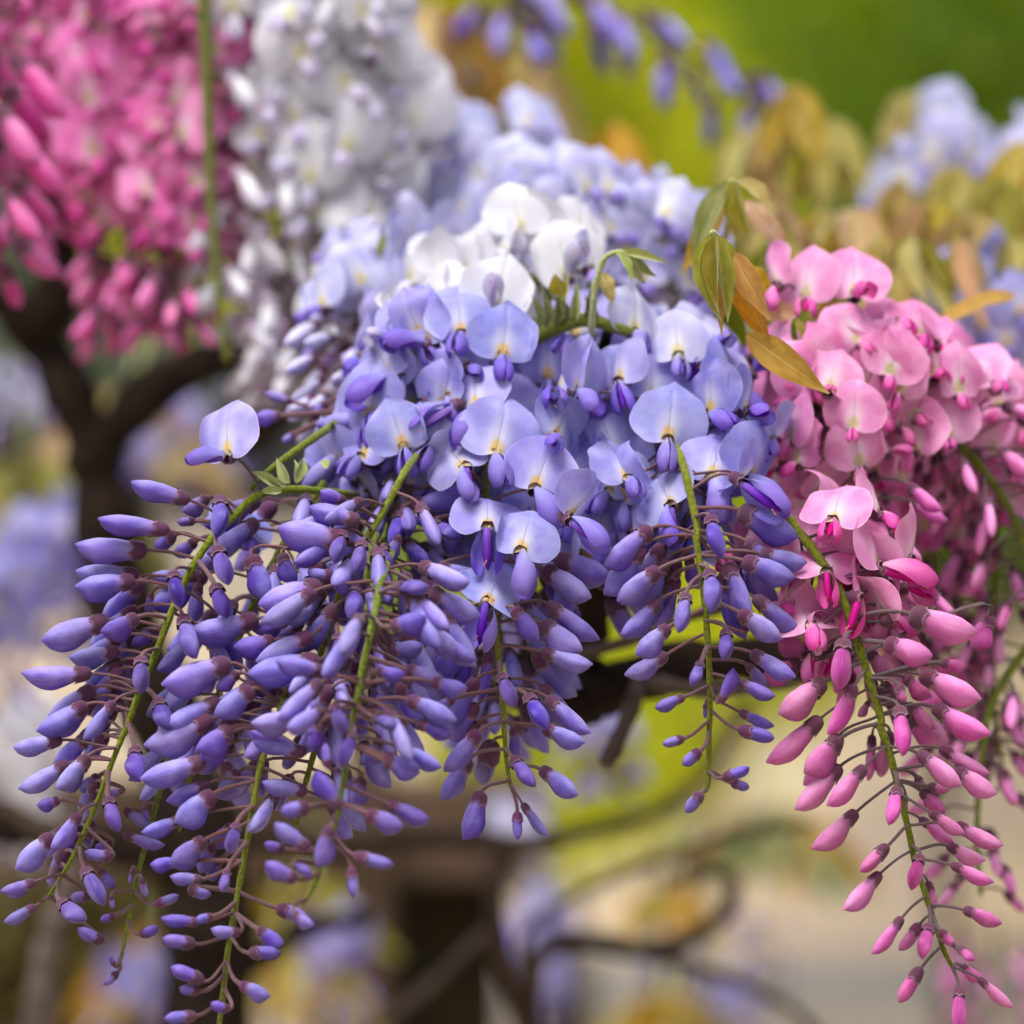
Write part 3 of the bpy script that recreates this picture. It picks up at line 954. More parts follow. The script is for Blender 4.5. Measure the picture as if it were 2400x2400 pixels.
# vine wood
def limb(name, parent, pts, r0, r1, mat, n=30, wob=.12, seed=0, sides=12):
    r = random.Random(seed + 77)
    path = catmull([P(*p) for p in pts], n)
    V, F, UV = tube([p - parent.location for p in path], [(r0 + (r1 - r0) * i / (n - 1)) * (1 + .12 * math.sin(i * .9 + seed)) for i in range(n)], sides, True, wob, r)
    return link(name, make_mesh(name, V, F, [mat], UV), parent)
bx = P(470, 2500, .45)
v = root('wisteria_vine', 'thick dark forked wisteria trunk with gnarled limbs behind the violet racemes', 'vine', (bx.x, .45, 0))
pth = [(470, 6500, .45), (480, 4200, .45), (485, 2450, .45), (478, 2080, .45), (400, 1720, .46), (285, 1430, .46), (240, 1180, .46), (215, 1030, .46)]
limb('trunk', v, pth, .026, .0125, M_BARK, 60, .08, 1, 14)
limb('limb', v, [(225, 1080, .46), (170, 930, .46), (95, 800, .46), (10, 700, .45), (-120, 600, .45)], .0128, .0110, M_BARK, 24, .08, 2)
limb('limb', v, [(225, 1070, .46), (330, 940, .45), (470, 850, .43), (620, 800, .38), (780, 790, .32), (960, 800, .25), (1150, 790, .17)], .0118, .008, M_BARK, 30, .08, 3)
limb('limb', v, [(620, 800, .38), (640, 690, .38), (560, 560, .4), (520, 380, .42), (560, 150, .42), (700, -150, .42)], .012, .008, M_BARK, 26, .08, 4)
limb('limb', v, [(95, 800, .46), (150, 640, .44), (120, 420, .42), (200, 180, .42), (300, -150, .42)], .011, .008, M_BARK, 26, .08, 5)
limb('limb', v, [(560, 1010, .44), (640, 960, .4), (600, 880, .38)], .012, .010, M_BARK, 14, .08, 6)
limb('limb', v, [(780, 790, .32), (1000, 1000, .24), (1180, 1350, .18), (1290, 1600, .15), (1420, 1615, .15), (1560, 1570, .16), (1750, 1545, .18), (2000, 1560, .25)], .011, .0075, M_BARK, 40, .16, 7)
limb('knot', v, [(1215, 1620, .15), (1270, 1635, .145), (1340, 1650, .145), (1400, 1610, .15)], .006, .010, M_BARK, 10, .15, 8)
limb('limb', v, [(1300, 1640, .16), (1360, 1500, .15), (1390, 1380, .14), (1400, 1200, .13), (1420, 950, .1), (1440, 770, .07)], .009, .005, M_BARK, 24, .12, 9)
limb('twig', v, [(1500, 1580, .15), (1480, 1660, .13), (1450, 1730, .125), (1420, 1790, .12)], .0030, .0030, M_BARK2, 16, .1, 10)
limb('twig', v, [(1290, 1560, .14), (1380, 1530, .13), (1480, 1500, .125), (1600, 1450, .12), (1720, 1420, .12)], .0026, .0016, M_BARK2, 20, .1, 11)
limb('twig', v, [(1520, 1600, .15), (1600, 1612, .14), (1700, 1618, .14), (1860, 1600, .15)], .0032, .002, M_BARK2, 18, .1, 12)

M_BARK3 = bark_mat('brown_vine_bark', srgb(58, 46, 38), srgb(92, 76, 64))
bw = P(1300, 2500, .50)
v2 = root('bare_vine', 'bare looping grey brown vine stem drooping before the sandy wall', 'vine', (bw.x, .50, 0))
limb('stem', v2, [(1420, 6500, .52), (1330, 4200, .52), (1250, 2600, .51), (1255, 2260, .50), (1380, 2205, .50), (1500, 2228, .50), (1620, 2195, .50), (1705, 2135, .50), (1718, 2065, .50), (1640, 2035, .51), (1560, 2075, .52)], .0070, .0026, M_BARK3, 80, .1, 20)
limb('stem', v2, [(1252, 2500, .51), (1170, 2210, .45), (1180, 2010, .46), (1330, 1960, .45), (1480, 1925, .52), (1600, 1865, .52), (1690, 1770, .52), (1760, 1640, .52)], .0048, .0030, M_BARK3, 50, .1, 21)
limb('stem', v2, [(1254, 2400, .51), (1225, 2200, .52), (1330, 2110, .52), (1480, 2040, .52), (1700, 1960, .45), (1900, 1930, .46)], .0032, .0020, M_BARK3, 40, .1, 22)
limb('stem', v2, [(1500, 2228, .50), (1700, 2290, .50), (1850, 2360, .51), (1960, 2480, .52)], .0030, .0024, M_BARK3, 30, .1, 25)
bs = P(95, 2300, .40)
v3 = root('upright_vine', 'pale grey upright vine stem below the outermost violet raceme', 'vine', (bs.x, .40, 0))
limb('stem', v3, [(70, 6800, .40), (80, 3200, .40), (95, 2400, .40), (120, 2200, .40), (165, 2050, .40), (150, 1850, .41)], .0085, .0045, M_BARK2, 60, .1, 23)
limb('stem', v3, [(165, 2060, .40), (110, 1960, .41), (30, 1900, .42), (-80, 1870, .43)], .0045, .004, M_BARK3, 24, .1, 24)
limb('limb', v, [(480, 2110, .45), (360, 2010, .44), (200, 1965, .44), (60, 1950, .44), (-100, 1930, .45)], .009, .007, M_BARK, 30, .1, 30)
limb('limb', v, [(470, 2000, .45), (620, 1960, .46), (800, 1985, .47), (1000, 1965, .5), (1230, 1975, .55)], .007, .005, M_BARK3, 36, .1, 31)
limb('limb', v, [(484, 2350, .45), (600, 2250, .47), (720, 2180, .5), (860, 2150, .52)], .006, .004, M_BARK, 24, .1, 32)
limb('twig', v, [(860, 2420, .5), (980, 2330, .5), (1090, 2230, .5), (1180, 2150, .5)], .003, .002, M_BARK2, 20, .1, 33)
# ------------------------------------------------------------------ racemes in focus
def zpath(rows):
    return [zz(z, x, y) + (d,) for z, x, y, d in rows]

# the outermost violet raceme, arching out to the side
R1 = Raceme('arching violet raceme reaching farthest out beside the dark trunk, mostly closed buds', 'purple',
            zpath([('A', 1800, 560, .040), ('A', 1500, 530, .022), ('A', 1300, 560, .014), ('A', 1180, 660, .010), ('A', 1080, 760, .006), ('A', 980, 900, .004), ('A', 900, 1060, .003), ('A', 850, 1180, .002), ('A', 790, 1340, .002),
                   ('A', 740, 1460, .002), ('A', 690, 1580, .002), ('A', 630, 1750, .003), ('D', 560, 230, .004), ('D', 500, 380, .004), ('D', 440, 540, .005), ('D', 390, 660, .006), ('D', 330, 790, .007), ('D', 270, 890, .008), ('D', 200, 1000, .009)]), seed=1)
R1.buds('A', [
    (955, 585, 655, 505, 130), (1110, 565, 1100, 765, 95, 'f'), (850, 735, 490, 690, 130), (740, 835, 380, 840, 165), (680, 990, 378, 1030, 145),
    (545, 1190, 205, 1290, 165), (695, 1170, 520, 1270, 140), (870, 945, 900, 1115, 88, 'f'), (1090, 820, 1150, 1010, 100, 'f'), (1080, 1010, 1140, 1180, 100, 'f'),
    (920, 1165, 975, 1380, 100, 'f'), (460, 1455, 110, 1480, 135), (710, 1375, 710, 1555, 95, 'f'), (435, 1610, 198, 1770, 140), (575, 1595, 418, 1790, 90),
    (310, 1790, 68, 1840, 110, 'b'), (600, 1340, 350, 1400, 120, 'b'), (680, 1390, 570, 1520, 110, 'b'), (790, 1590, 860, 1740, 90, 'f'), (880, 755, 780, 830, 80, 'yb'),
    (985, 690, 890, 690, 75, 'yb'), (1050, 570, 920, 650, 100, 'b'), (985, 790, 880, 870, 100, 'b'),
    (700, 960, 380, 950, 130, 'b', .004), (1000, 1000, 960, 1210, 95, 'b'), (760, 1050, 740, 1160, 90, 'b'), (1010, 960, 760, 985, 110, 'b'),
    (800, 1230, 660, 1310, 70, 'yb'), (560, 1500, 480, 1600, 90, 'b'), (520, 1700, 400, 1790, 80, 'b')])
R1.buds('D', [
    (310, 365, 95, 500, 112), (400, 330, 260, 490, 100), (450, 420, 360, 490, 90, 'b'), (610, 290, 630, 450, 80, 'f'), (490, 520, 525, 670, 72, 'f'),
    (360, 590, 245, 760, 90), (240, 690, 70, 845, 120), (160, 900, 8, 960, 80), (160, 1010, 25, 1095, 72), (380, 840, 470, 1000, 82, 'f'),
    (270, 990, 385, 1080, 100, 'f'), (450, 850, 522, 930, 80, 'b'), (270, 530, 170, 565, 75, 'b'), (515, 790, 380, 770, 60, 'y'), (515, 730, 430, 750, 60, 'yb'),
    (415, 970, 318, 965, 52, 'yb'), (470, 1175, 350, 1115, 62, 'y'), (560, 490, 490, 500, 70, 'b'), (440, 470, 395, 560, 70, 'b')])
R1.flower('A', 1140, 365, 1125, 65, 305, -1, (945, 390), 8, d=.008)
R1.flower('A', 1230, 790, 1180, 560, 230, 1, None, 2, d=.028)
R1.fill(26, .30, .92, 0, az=(20, 160), L=(.020, .013))

# the long violet raceme whose tip leaves the bottom of the picture
R2 = Raceme('longest violet raceme, crowded with closed buds and hanging down past the trunk', 'purple',
            zpath([('H', 1420, 300, .060), ('H', 1280, 460, .035), ('H', 1130, 650, .010), ('H', 1050, 800, .006), ('H', 950, 980, .004), ('H', 860, 1130, .002), ('H', 690, 1390, .000), ('A', 1600, 1400, -.004), ('A', 1480, 1520, -.008), ('A', 1400, 1620, -.010), ('D', 1290, 70, -.012),
                   ('D', 1230, 220, -.012), ('D', 1175, 400, -.012), ('D', 1140, 600, -.012), ('D', 1090, 880, -.012), ('D', 1060, 1050, -.012), ('D', 1030, 1230, -.012), ('D', 1010, 1420, -.012), ('D', 985, 1600, -.012)]), r0=.0012, r1=.0008, seed=2)
R2.buds('A', [
    (1300, 1180, 955, 1275, 155), (1160, 1400, 815, 1520, 165), (1380, 1290, 1180, 1340, 130), (1570, 1260, 1290, 1400, 130), (1610, 1390, 1250, 1470, 175),
    (1620, 1010, 1305, 1120, 175), (1260, 860, 1340, 1090, 175), (1415, 850, 1470, 1010, 170, 'b'), (1740, 790, 1395, 735, 190), (1810, 690, 1555, 625, 125),
    (1725, 740, 1680, 905, 100, 'f'), (1825, 790, 1790, 955, 85, 'f'), (1735, 590, 1610, 540, 95), (1680, 970, 1545, 950, 70, 'y'),
    (1780, 1010, 1780, 1200, 125, 'f'), (1700, 1260, 1720, 1415, 105, 'f'), (1670, 1490, 1455, 1560, 135), (1540, 1660, 1270, 1730, 130), (1540, 1860, 1260, 1755, 105),
    (1270, 1530, 1090, 1680, 145), (1105, 1590, 835, 1730, 130), (1070, 1680, 740, 1850, 165), (1165, 1750, 1010, 1890, 135), (1640, 800, 1540, 830, 110, 'y'),
    (1200, 1450, 1090, 1540, 90, 'b'), (1450, 1180, 1280, 1260, 110, 'b'), (1350, 1480, 1300, 1580, 110, 'b'), (1560, 1150, 1640, 1290, 100, 'b')])
R2.buds('D', [
    (1380, 150, 1140, 205, 120), (1380, 325, 1140, 240, 95), (1045, 200, 905, 325, 125), (930, 355, 638, 445, 130), (950, 450, 755, 540, 85, 'b'),
    (970, 500, 795, 640, 132), (830, 615, 645, 690, 85, 'b'), (930, 710, 770, 825, 135), (815, 810, 680, 830, 82), (1070, 640, 1040, 775, 85, 'f'),
    (1390, 495, 1185, 460, 92), (915, 890, 770, 885, 72), (850, 930, 955, 965, 72, 'y'), (1030, 850, 1005, 950, 92, 'f'), (905, 1085, 728, 1070, 72),
    (965, 1060, 885, 1070, 52, 'y'), (885, 1185, 735, 1155, 65, 'y'), (1088, 1130, 955, 1130, 75), (920, 1355, 775, 1280, 68, 'y'), (905, 1400, 812, 1380, 56, 'y'),
    (892, 1510, 742, 1515, 58, 'y'), (1040, 1480, 952, 1455, 65, 'y'), (1085, 1365, 1222, 1425, 82), (1165, 1115, 1280, 1195, 95), (1125, 1225, 1270, 1215, 66, 'y'),
    (1250, 1020, 1400, 1065, 70, 'y'), (960, 730, 900, 860, 90, 'b'), (1000, 800, 935, 890, 75, 'b'), (1085, 400, 985, 500, 80, 'b'), (1060, 640, 950, 745, 85, 'b')])
R2.fill(8, .16, .46, 0, az=(200, 340), L=(.017, .014), lp=.011)
R2.fill(18, .30, .66, 0, az=(10, 170), L=(.020, .012))

# the violet raceme nearest the camera, beside it
R3 = Raceme('violet raceme with pale fuzzy stem and plump buds hanging just before the open violet blooms', 'purple',
            zpath([('H', 1150, 1050, .034), ('H', 1040, 1230, .014), ('H', 960, 1440, -0.014), ('H', 930, 1560, -0.018), ('H', 890, 1780, -0.022), ('A', 1830, 1400, -0.025), ('A', 1790, 1640, -0.028), ('D', 1640, 0, -0.028), ('D', 1600, 160, -0.030), ('D', 1570, 360, -0.032), ('D', 1535, 560, -0.034),
                   ('D', 1510, 680, -0.035), ('D', 1440, 880, -0.035), ('D', 1370, 1010, -0.035)]), r0=.0013, r1=.0006, seed=3)
R3.buds('E', [
    (230, 400, 480, 535, 135), (200, 580, 382, 715, 145), (290, 640, 462, 755, 92, 'b'), (65, 375, 215, 385, 112, 'f'), (30, 580, 215, 535, 135),
    (105, 790, 290, 860, 135), (235, 850, 412, 905, 100, 'b'), (115, 940, 368, 1045, 120), (165, 1060, 342, 1130, 92, 'b'), (70, 1180, 292, 1290, 102),
    (0, 1230, 172, 1315, 125), (20, 1470, 222, 1560, 112), (-20, 1530, 92, 1600, 110), (-20, 1060, 75, 1090, 140, 'f'), (-40, 800, 105, 830, 140), (20, 700, 200, 690, 130, 'b'), (60, 1000, 40, 1150, 110, 'b')])
R3.buds('H', [(950, 1230, 1010, 1425, 175, 'f'), (1080, 1150, 1000, 1330, 130, '')])
R3.buds('D', [
    (1690, 155, 1805, 205, 125, 'f'), (1740, 350, 1895, 425, 115), (1660, 590, 1822, 665, 115), (1745, 540, 1932, 645, 92), (1600, 780, 1782, 830, 62, 'y'),
    (1592, 830, 1605, 975, 55, 'y'), (1535, 570, 1430, 400, 90), (1400, 750, 1240, 640, 105), (1345, 890, 1195, 830, 112), (1290, 755, 1195, 730, 62, 'y'),
    (1330, 815, 1410, 875, 92, 'f'), (1495, 650, 1440, 840, 92), (1330, 1045, 1415, 1110, 85), (1600, 230, 1545, 370, 115, 'f'), (1485, 385, 1470, 275, 52, 'y'),
    (1510, 100, 1560, 230, 110, 'f'), (1400, 560, 1270, 580, 90, 'y'), (1450, 180, 1400, 300, 95, 'b'), (1720, 260, 1650, 380, 100, 'b'), (1640, 430, 1600, 560, 90, 'b')])
R3.fill(14, .15, .6, 0, az=(10, 170), L=(.020, .013))
R3.fill(9, .12, .6, 0, az=(190, 350), L=(.019, .014), lp=.013)

# violet raceme in the middle: open blooms above, buds at the tip
R4 = Raceme('violet raceme of open blooms with short tail of buds before the gnarled branch', 'purple',
            [(1235, 775, .072), (1190, 860, .060), (1150, 1000, .046), (1140, 1150, .030), (1145, 1300, .018), (1152, 1400, .010)] +
            zpath([('E', 555, 520, .006), ('E', 570, 650, .005), ('E', 590, 880, .004), ('E', 605, 1100, .004), ('E', 618, 1270, .004), ('E', 640, 1390, .004)]), seed=4)
for row in [(1112, 1370, 1185, 1015, 420, 0, (1170, 1560), 0), (1335, 1565, 1450, 1258, 365, 0, (1490, 1770), 2), (1070, 1780, 1068, 1540, 410, 0, (1070, 2060), 1), (1255, 1920, 1330, 1650, 360, 0, (1290, 2180), 0, -.006),
            (1000, 1110, 990, 820, 350, -1, (880, 1330), 1), (1150, 815, 1188, 505, 390, 0, (1165, 960), 2), (920, 690, 897, 395, 345, 0, (880, 810), 3),
            (850, 1050, 705, 800, 300, -1, None, 2, .006), (945, 1440, 800, 1280, 370, 0, (970, 1640), 4), (1445, 1270, 1545, 1070, 320, 1, None, 4),
            (1530, 1730, 1750, 1530, 230, 1, (1740, 1890), 6, -.004), (880, 1090, 760, 1000, 240, -1, (640, 1250), 6, .002), (720, 740, 640, 420, 150, -1, (480, 720), 6, .004),
            (520, 930, 380, 670, 190, -1, (280, 1070), 7, .010), (960, 880, 985, 715, 260, 1, None, 6, .004), (700, 1080, 560, 840, 200, -1, None, 6, .012),
            (340, 830, 290, 620, 180, -1, None, 8, .030)]:
    R4.flower('B', *row)
R4.flower('E', 520, 455, 580, 322, 315, 0, (470, 705), 4, d=-.004)
R4.buds('E', [
    (800, 285, 1035, 445, 165), (860, 240, 1135, 335, 180, 'b'), (820, 455, 1075, 655, 115, 'b'), (790, 555, 975, 725, 165), (790, 700, 1042, 790, 115, 'b'),
    (650, 480, 780, 645, 120), (585, 815, 655, 985, 85, 'f'), (720, 920, 822, 1095, 95, 'f'), (820, 930, 1025, 1130, 115), (800, 1085, 1005, 1175, 112),
    (480, 1100, 308, 1310, 125), (430, 1240, 293, 1450, 135, 'b'), (490, 1405, 415, 1655, 132), (645, 1235, 757, 1382, 82, 'f'), (785, 1290, 978, 1425, 112),
    (695, 1465, 822, 1637, 72, ''), (672, 1505, 670, 1652, 58, 'y'), (645, 1085, 682, 1240, 70, 'b'), (530, 700, 490, 960, 95, 'b'), (350, 940, 250, 1000, 90, 'b')])
R4.buds('H', [
    (940, 225, 455, 345, 215), (1035, 290, 715, 360, 225), (885, 560, 598, 620, 215), (1130, 440, 945, 690, 125), (1000, 730, 975, 980, 125, 'f'), (1085, 960, 1030, 1250, 130, 'f'),
    (1150, 940, 1640, 795, 195), (1330, 1050, 1535, 1175, 185, 'f'), (1150, 1000, 1310, 1035, 140), (1380, 1380, 1685, 1480, 175),
    (1110, 1190, 1300, 1350, 155), (700, 500, 340, 780, 220, '', .006), (640, 420, 300, 700, 200, 'b', .010),
    (280, 140, 65, 70, 110, '', .018), (190, 240, -10, 250, 140, '', .018), (540, 140, 425, 230, 120, 'y', .016), (300, 370, 200, 440, 110, 'y', .018),
    (830, 930, 760, 1010, 130, 'b', .01), (1250, 250, 1080, 360, 160, 'b', .008)])
R4.fill(24, .06, .38, .95, az=(25, 155), lp=.018, face=(0, -1.3, .3), push=.010)
R4.fill(12, .42, .85, 0, az=(20, 160), L=(.021, .014))

# violet raceme beside it with the roundest blooms
R5 = Raceme('violet raceme with round open blooms and thin straight bud tail beside pink raceme', 'purple',
            [(1490, 770, .072), (1520, 860, .056), (1550, 950, .040), (1575, 1030, .028)] +
            zpath([('C', 720, 1400, .014), ('C', 770, 1600, .008), ('C', 810, 1800, .005), ('E', 1570, 130, .004), ('E', 1600, 330, .003), ('E', 1625, 600, .003), ('E', 1640, 900, .003), ('E', 1635, 1150, .004), ('E', 1632, 1360, .004), ('E', 1612, 1410, .003)]), r0=.0014, r1=.0007, seed=5)
for row in [(640, 1290, 680, 950, 400, 0, (630, 1475), 0), (885, 1505, 960, 1222, 375, 0, (955, 1755), 1), (655, 1660, 560, 1445, 365, -1, (660, 1900), 2), (885, 1140, 880, 815, 290, -1, (1010, 1210), 3),
            (545, 1080, 565, 732, 350, 0, (500, 1180), 0, .011), (360, 960, 350, 668, 300, -1, (400, 1140), 1, .006), (125, 1010, 230, 708, 280, 1, (250, 1120), 2), (-10, 1030, 110, 675, 200, -1, (0, 1080), 1, .006),
            (1020, 1000, 980, 680, 180, 1, (1190, 1180), 6, .006), (1095, 1130, 1180, 880, 170, 1, (1200, 1150), 6), (1085, 1490, 1240, 1195, 290, 1, (1320, 1730), 1), (1230, 1290, 1385, 1220, 160, 1, None, 6, .01),
            (420, 1510, 335, 1262, 310, 1, None, 2, .004), (1130, 900, 1100, 740, 180, 1, (1210, 800), 6, .01), (700, 1000, 750, 830, 260, 1, (830, 840), 3, .016)]:
    R5.flower('C', *row)
for row in [(700, 815, 690, 515, 290, 0, None, 0, .004), (455, 680, 490, 408, 290, 1, None, 2, .012), (930, 740, 900, 640, 170, 1, None, 6, .01), (860, 780, 830, 460, 170, 1, None, 1, .030), (1000, 760, 960, 560, 200, 1, None, 0, .032)]:
    R5.flower('C', *row, col='pale')
R5.buds('E', [
    (1345, 80, 1110, 280, 155), (1385, 285, 1172, 450, 142), (1385, 445, 1208, 635, 118, 'b'), (1435, 575, 1266, 720, 120), (1425, 715, 1222, 840, 112, 'b'),
    (1520, 408, 1492, 602, 85, 'f'), (1635, 292, 1662, 498, 92, 'f'), (1595, 755, 1550, 872, 68, 'f'), (1722, 592, 1718, 742, 78, 'f'), (1512, 930, 1362, 985, 75),
    (1512, 1140, 1400, 1165, 50, 'y'), (1595, 1200, 1498, 1270, 62, 'y'), (1690, 960, 1772, 790, 78, ''), (1700, 1340, 1842, 1290, 62, 'y'), (1745, 1360, 1840, 1385, 55, 'yb'),
    (1600, 1412, 1512, 1508, 66, 'y'), (1640, 20, 1690, 222, 92, 'f'), (1620, 960, 1615, 1040, 40, 'yb'), (1300, 170, 1110, 420, 150, 'b'), (1530, 220, 1580, 390, 90, 'b')])
R5.buds('F', [
    (85, 400, 460, 595, 235), (110, 725, 443, 860, 195), (85, 1060, 368, 1235, 165), (185, 960, 468, 1205, 155, 'b'), (165, 1320, 447, 1495, 145),
    (80, 1510, 318, 1620, 115), (90, 1705, 308, 1815, 102, 'b'), (80, 1820, 322, 1870, 92, 'y'), (220, 680, 522, 760, 170, 'b'), (140, 1400, 272, 1540, 95, 'b'),
    (130, 600, 330, 780, 150, 'b'), (150, 1180, 60, 1000, 100, 'b')])
R5.flower('F', 90, 210, 260, 90, 200, 1, (400, 450), 7, d=.004)
R5.flower('F', 60, 820, 60, 640, 260, 0, None, 2, d=.018)
R5.fill(20, .03, .28, .95, az=(25, 155), lp=.018, face=(0, -1.3, .3), push=.010)
R5.fill(14, .26, .46, .95, az=(40, 140), lp=.026, face=(0, -1, .2))
R5.fill(10, .45, .62, 0, az=(20, 160), L=(.021, .015))

# violet raceme set back between those two
R7 = Raceme('violet raceme of open blooms set back in the middle of the cluster between two others', 'purple',
            [(1380, 770, .085), (1375, 900, .072), (1370, 1030, .060), (1365, 1150, .052), (1360, 1290, .045), (1350, 1380, .042)], seed=7)
R7.fill(38, .05, .95, .85, az=(0, 360), lp=.020, L=(.021, .017), face=(0, -1.3, .3))
R8 = Raceme('violet raceme of blooms and buds at the shadowed back above the longest raceme', 'purple',
            [(1090, 800, .086), (1020, 900, .074), (970, 1020, .062), (930, 1160, .052), (900, 1300, .042), (880, 1460, .034), (870, 1600, .030)], seed=8)
R8.fill(34, .05, .6, .5, az=(0, 360), lp=.020, L=(.021, .017), face=(-.3, -1, .3))
R8.fill(22, .0, .48, .5, az=(120, 300), lp=.020, face=(-.5, -1, .3), push=-.014)
R8.fill(24, .5, 1, 0, az=(0, 360), lp=.016, L=(.020, .016))
R9 = Raceme('violet raceme of shadowed buds hanging behind the middle racemes over the dark branch', 'purple',
            [(1200, 900, .070), (1180, 1200, .060), (1170, 1450, .055), (1165, 1580, .052), (1160, 1680, .052)], seed=9)
R9.fill(30, .2, 1, .35, az=(0, 360), L=(.021, .016), far=True)
R10 = Raceme('violet raceme of buds half hidden behind the outermost and the longest violet racemes', 'purple',
             [(760, 1130, .040), (680, 1250, .032), (600, 1400, .026), (520, 1600, .024), (450, 1800, .024), (420, 1950, .024)], seed=10)
R10.fill(42, .05, .80, 0, az=(0, 360), L=(.021, .014))
R11 = Raceme('violet raceme of closed buds behind the one with the pale fuzzy stem', 'purple',
             [(880, 1250, .02), (850, 1400, .012), (790, 1560, .006), (740, 1750, .004), (700, 1900, .004), (690, 2010, .004)], seed=12)
R11.fill(30, .05, .75, 0, az=(0, 360), L=(.021, .013))

R6 = Raceme('thin young violet raceme with tiny sparse buds hanging behind the outermost one', 'purple',
            zpath([('D', 780, 250, .030), ('D', 740, 430, .028), ('D', 710, 540, .026), ('D', 650, 770, .024), ('D', 610, 930, .022), ('D', 570, 1150, .022), ('D', 535, 1300, .022)]), r0=.0009, r1=.0005, seed=6)
R6.buds('D', [(560, 575, 690, 660, 75), (560, 690, 745, 745, 66), (640, 885, 662, 970, 58, 'y'), (500, 965, 515, 1025, 62, 'y'), (520, 1055, 452, 1072, 48, 'y'),
              (700, 1005, 812, 965, 48, 'y'), (630, 1142, 718, 1110, 50, 'y'), (595, 850, 590, 910, 40, 'y'), (515, 1280, 500, 1240, 40, 'y'), (535, 1310, 470, 1372, 42, 'y'), (650, 560, 670, 620, 50, 'y')])

# ------------------------------------------------------------------ pink raceme in focus
P1 = Raceme('pink raceme with a long tapering tail of plump pink buds beside the violet blooms', 'pink',
            [(1790, 1130, .040), (1830, 1190, .026)] + zpath([('F', 450, 510, .016), ('F', 570, 660, .010), ('F', 740, 930, .006), ('F', 840, 1200, .004), ('F', 890, 1370, .004), ('F', 950, 1560, .004), ('F', 1010, 1760, .004),
            ('G', 1000, 0, .004), ('G', 1060, 170, .004), ('G', 1110, 370, .004), ('G', 1190, 700, .004), ('G', 1220, 860, .004), ('G', 1290, 1080, .004), ('G', 1360, 1290, .004), ('G', 1410, 1450, .004), ('G', 1490, 1600, .004)]), r0=.0016, r1=.0007, seed=21)
for row in [(690, 475, 775, 190, 410, -1, (640, 590), 0, 0), (660, 805, 670, 568, 360, 0, (660, 1045), 1, 0), (865, 970, 915, 870, 240, 1, (770, 1230), 4, 0), (1010, 775, 960, 385, 210, 1, (1400, 880), 1, .004),
            (1205, 730, 1295, 390, 185, 1, None, 6, .012), (1015, 430, 985, 170, 160, 1, None, 6, .016), (560, 1150, 520, 1010, 230, 0, (590, 1305), 4, 0), (860, 740, 860, 545, 240, 0, None, 2, .012),
            (420, 1000, 400, 830, 200, -1, None, 8, .014), (1180, 900, 1200, 820, 260, 1, (1330, 980), 6, .01)]:
    R = row
    P1.flower('F', *row[:7], row[7], row[8], d=.004)
P1.buds('F', [
    (1190, 1070, 1612, 1235, 265), (1030, 1260, 1335, 1360, 195), (1255, 1460, 1652, 1630, 195), (765, 1240, 740, 1562, 142, 'f'), (645, 1510, 342, 1720, 205),
    (840, 1530, 675, 1862, 135), (1125, 1670, 1160, 1985, 122, 'f'), (1340, 1670, 1700, 1880, 175), (1125, 1530, 1155, 1650, 100, 'y'), (620, 1745, 290, 2060, 180, 'b'),
    (740, 1880, 515, 2110, 195), (1160, 1480, 1330, 1620, 135, 'b'), (1190, 1660, 1340, 1830, 130, 'b'), (930, 1320, 1065, 1470, 130, 'b'), (1720, 1080, 1600, 1310, 180, 'b', .02),
    (930, 1640, 860, 1740, 120, 'b'), (480, 1400, 240, 1480, 200, 'b', .01), (560, 1330, 330, 1250, 180, 'b', .012), (1000, 1150, 1260, 1270, 160, 'b'), (1400, 1390, 1560, 1420, 120, 'b'), (1060, 1080, 960, 1240, 150, 'b')])
P1.buds('G', [
    (745, 260, 462, 560, 175), (908, 265, 655, 520, 142), (1250, 180, 1530, 385, 145), (1385, 145, 1702, 325, 120, 'b'), (1480, 285, 1745, 460, 172),
    (1112, 400, 1068, 642, 102, 'f'), (1165, 450, 1160, 630, 66, 'b'), (852, 555, 575, 820, 155), (1055, 775, 868, 945, 92, 'y'), (1005, 955, 766, 1200, 132),
    (1262, 840, 1203, 1062, 102, 'f'), (1320, 560, 1545, 708, 105), (1485, 640, 1785, 800, 135), (1435, 775, 1672, 895, 115, 'b'), (1458, 900, 1735, 1020, 105),
    (1265, 420, 1420, 570, 120, 'b'), (1255, 600, 1480, 765, 100, 'b'), (1235, 330, 1290, 420, 85, 'yb'), (1305, 395, 1450, 415, 66, 'yb'), (1305, 1005, 1360, 1192, 66, 'yb'),
    (1538, 1190, 1790, 1280, 115), (1145, 1240, 962, 1490, 112), (1262, 1280, 1128, 1462, 82, 'yb'), (1322, 1285, 1268, 1505, 102, 'f'), (1385, 1325, 1478, 1425, 66, 'y'),
    (1508, 1440, 1615, 1520, 105, 'f'), (1270, 1565, 1112, 1788, 92, 'y'), (1525, 1555, 1665, 1660, 95, 'b'), (1635, 1635, 1862, 1830, 95), (1512, 1695, 1510, 1985, 102, 'f'), (950, 60, 930, 360, 110, 'b', .01)])
P1.fill(26, .08, .5, .35, az=(15, 165), lp=.018, L=(.021, .016))

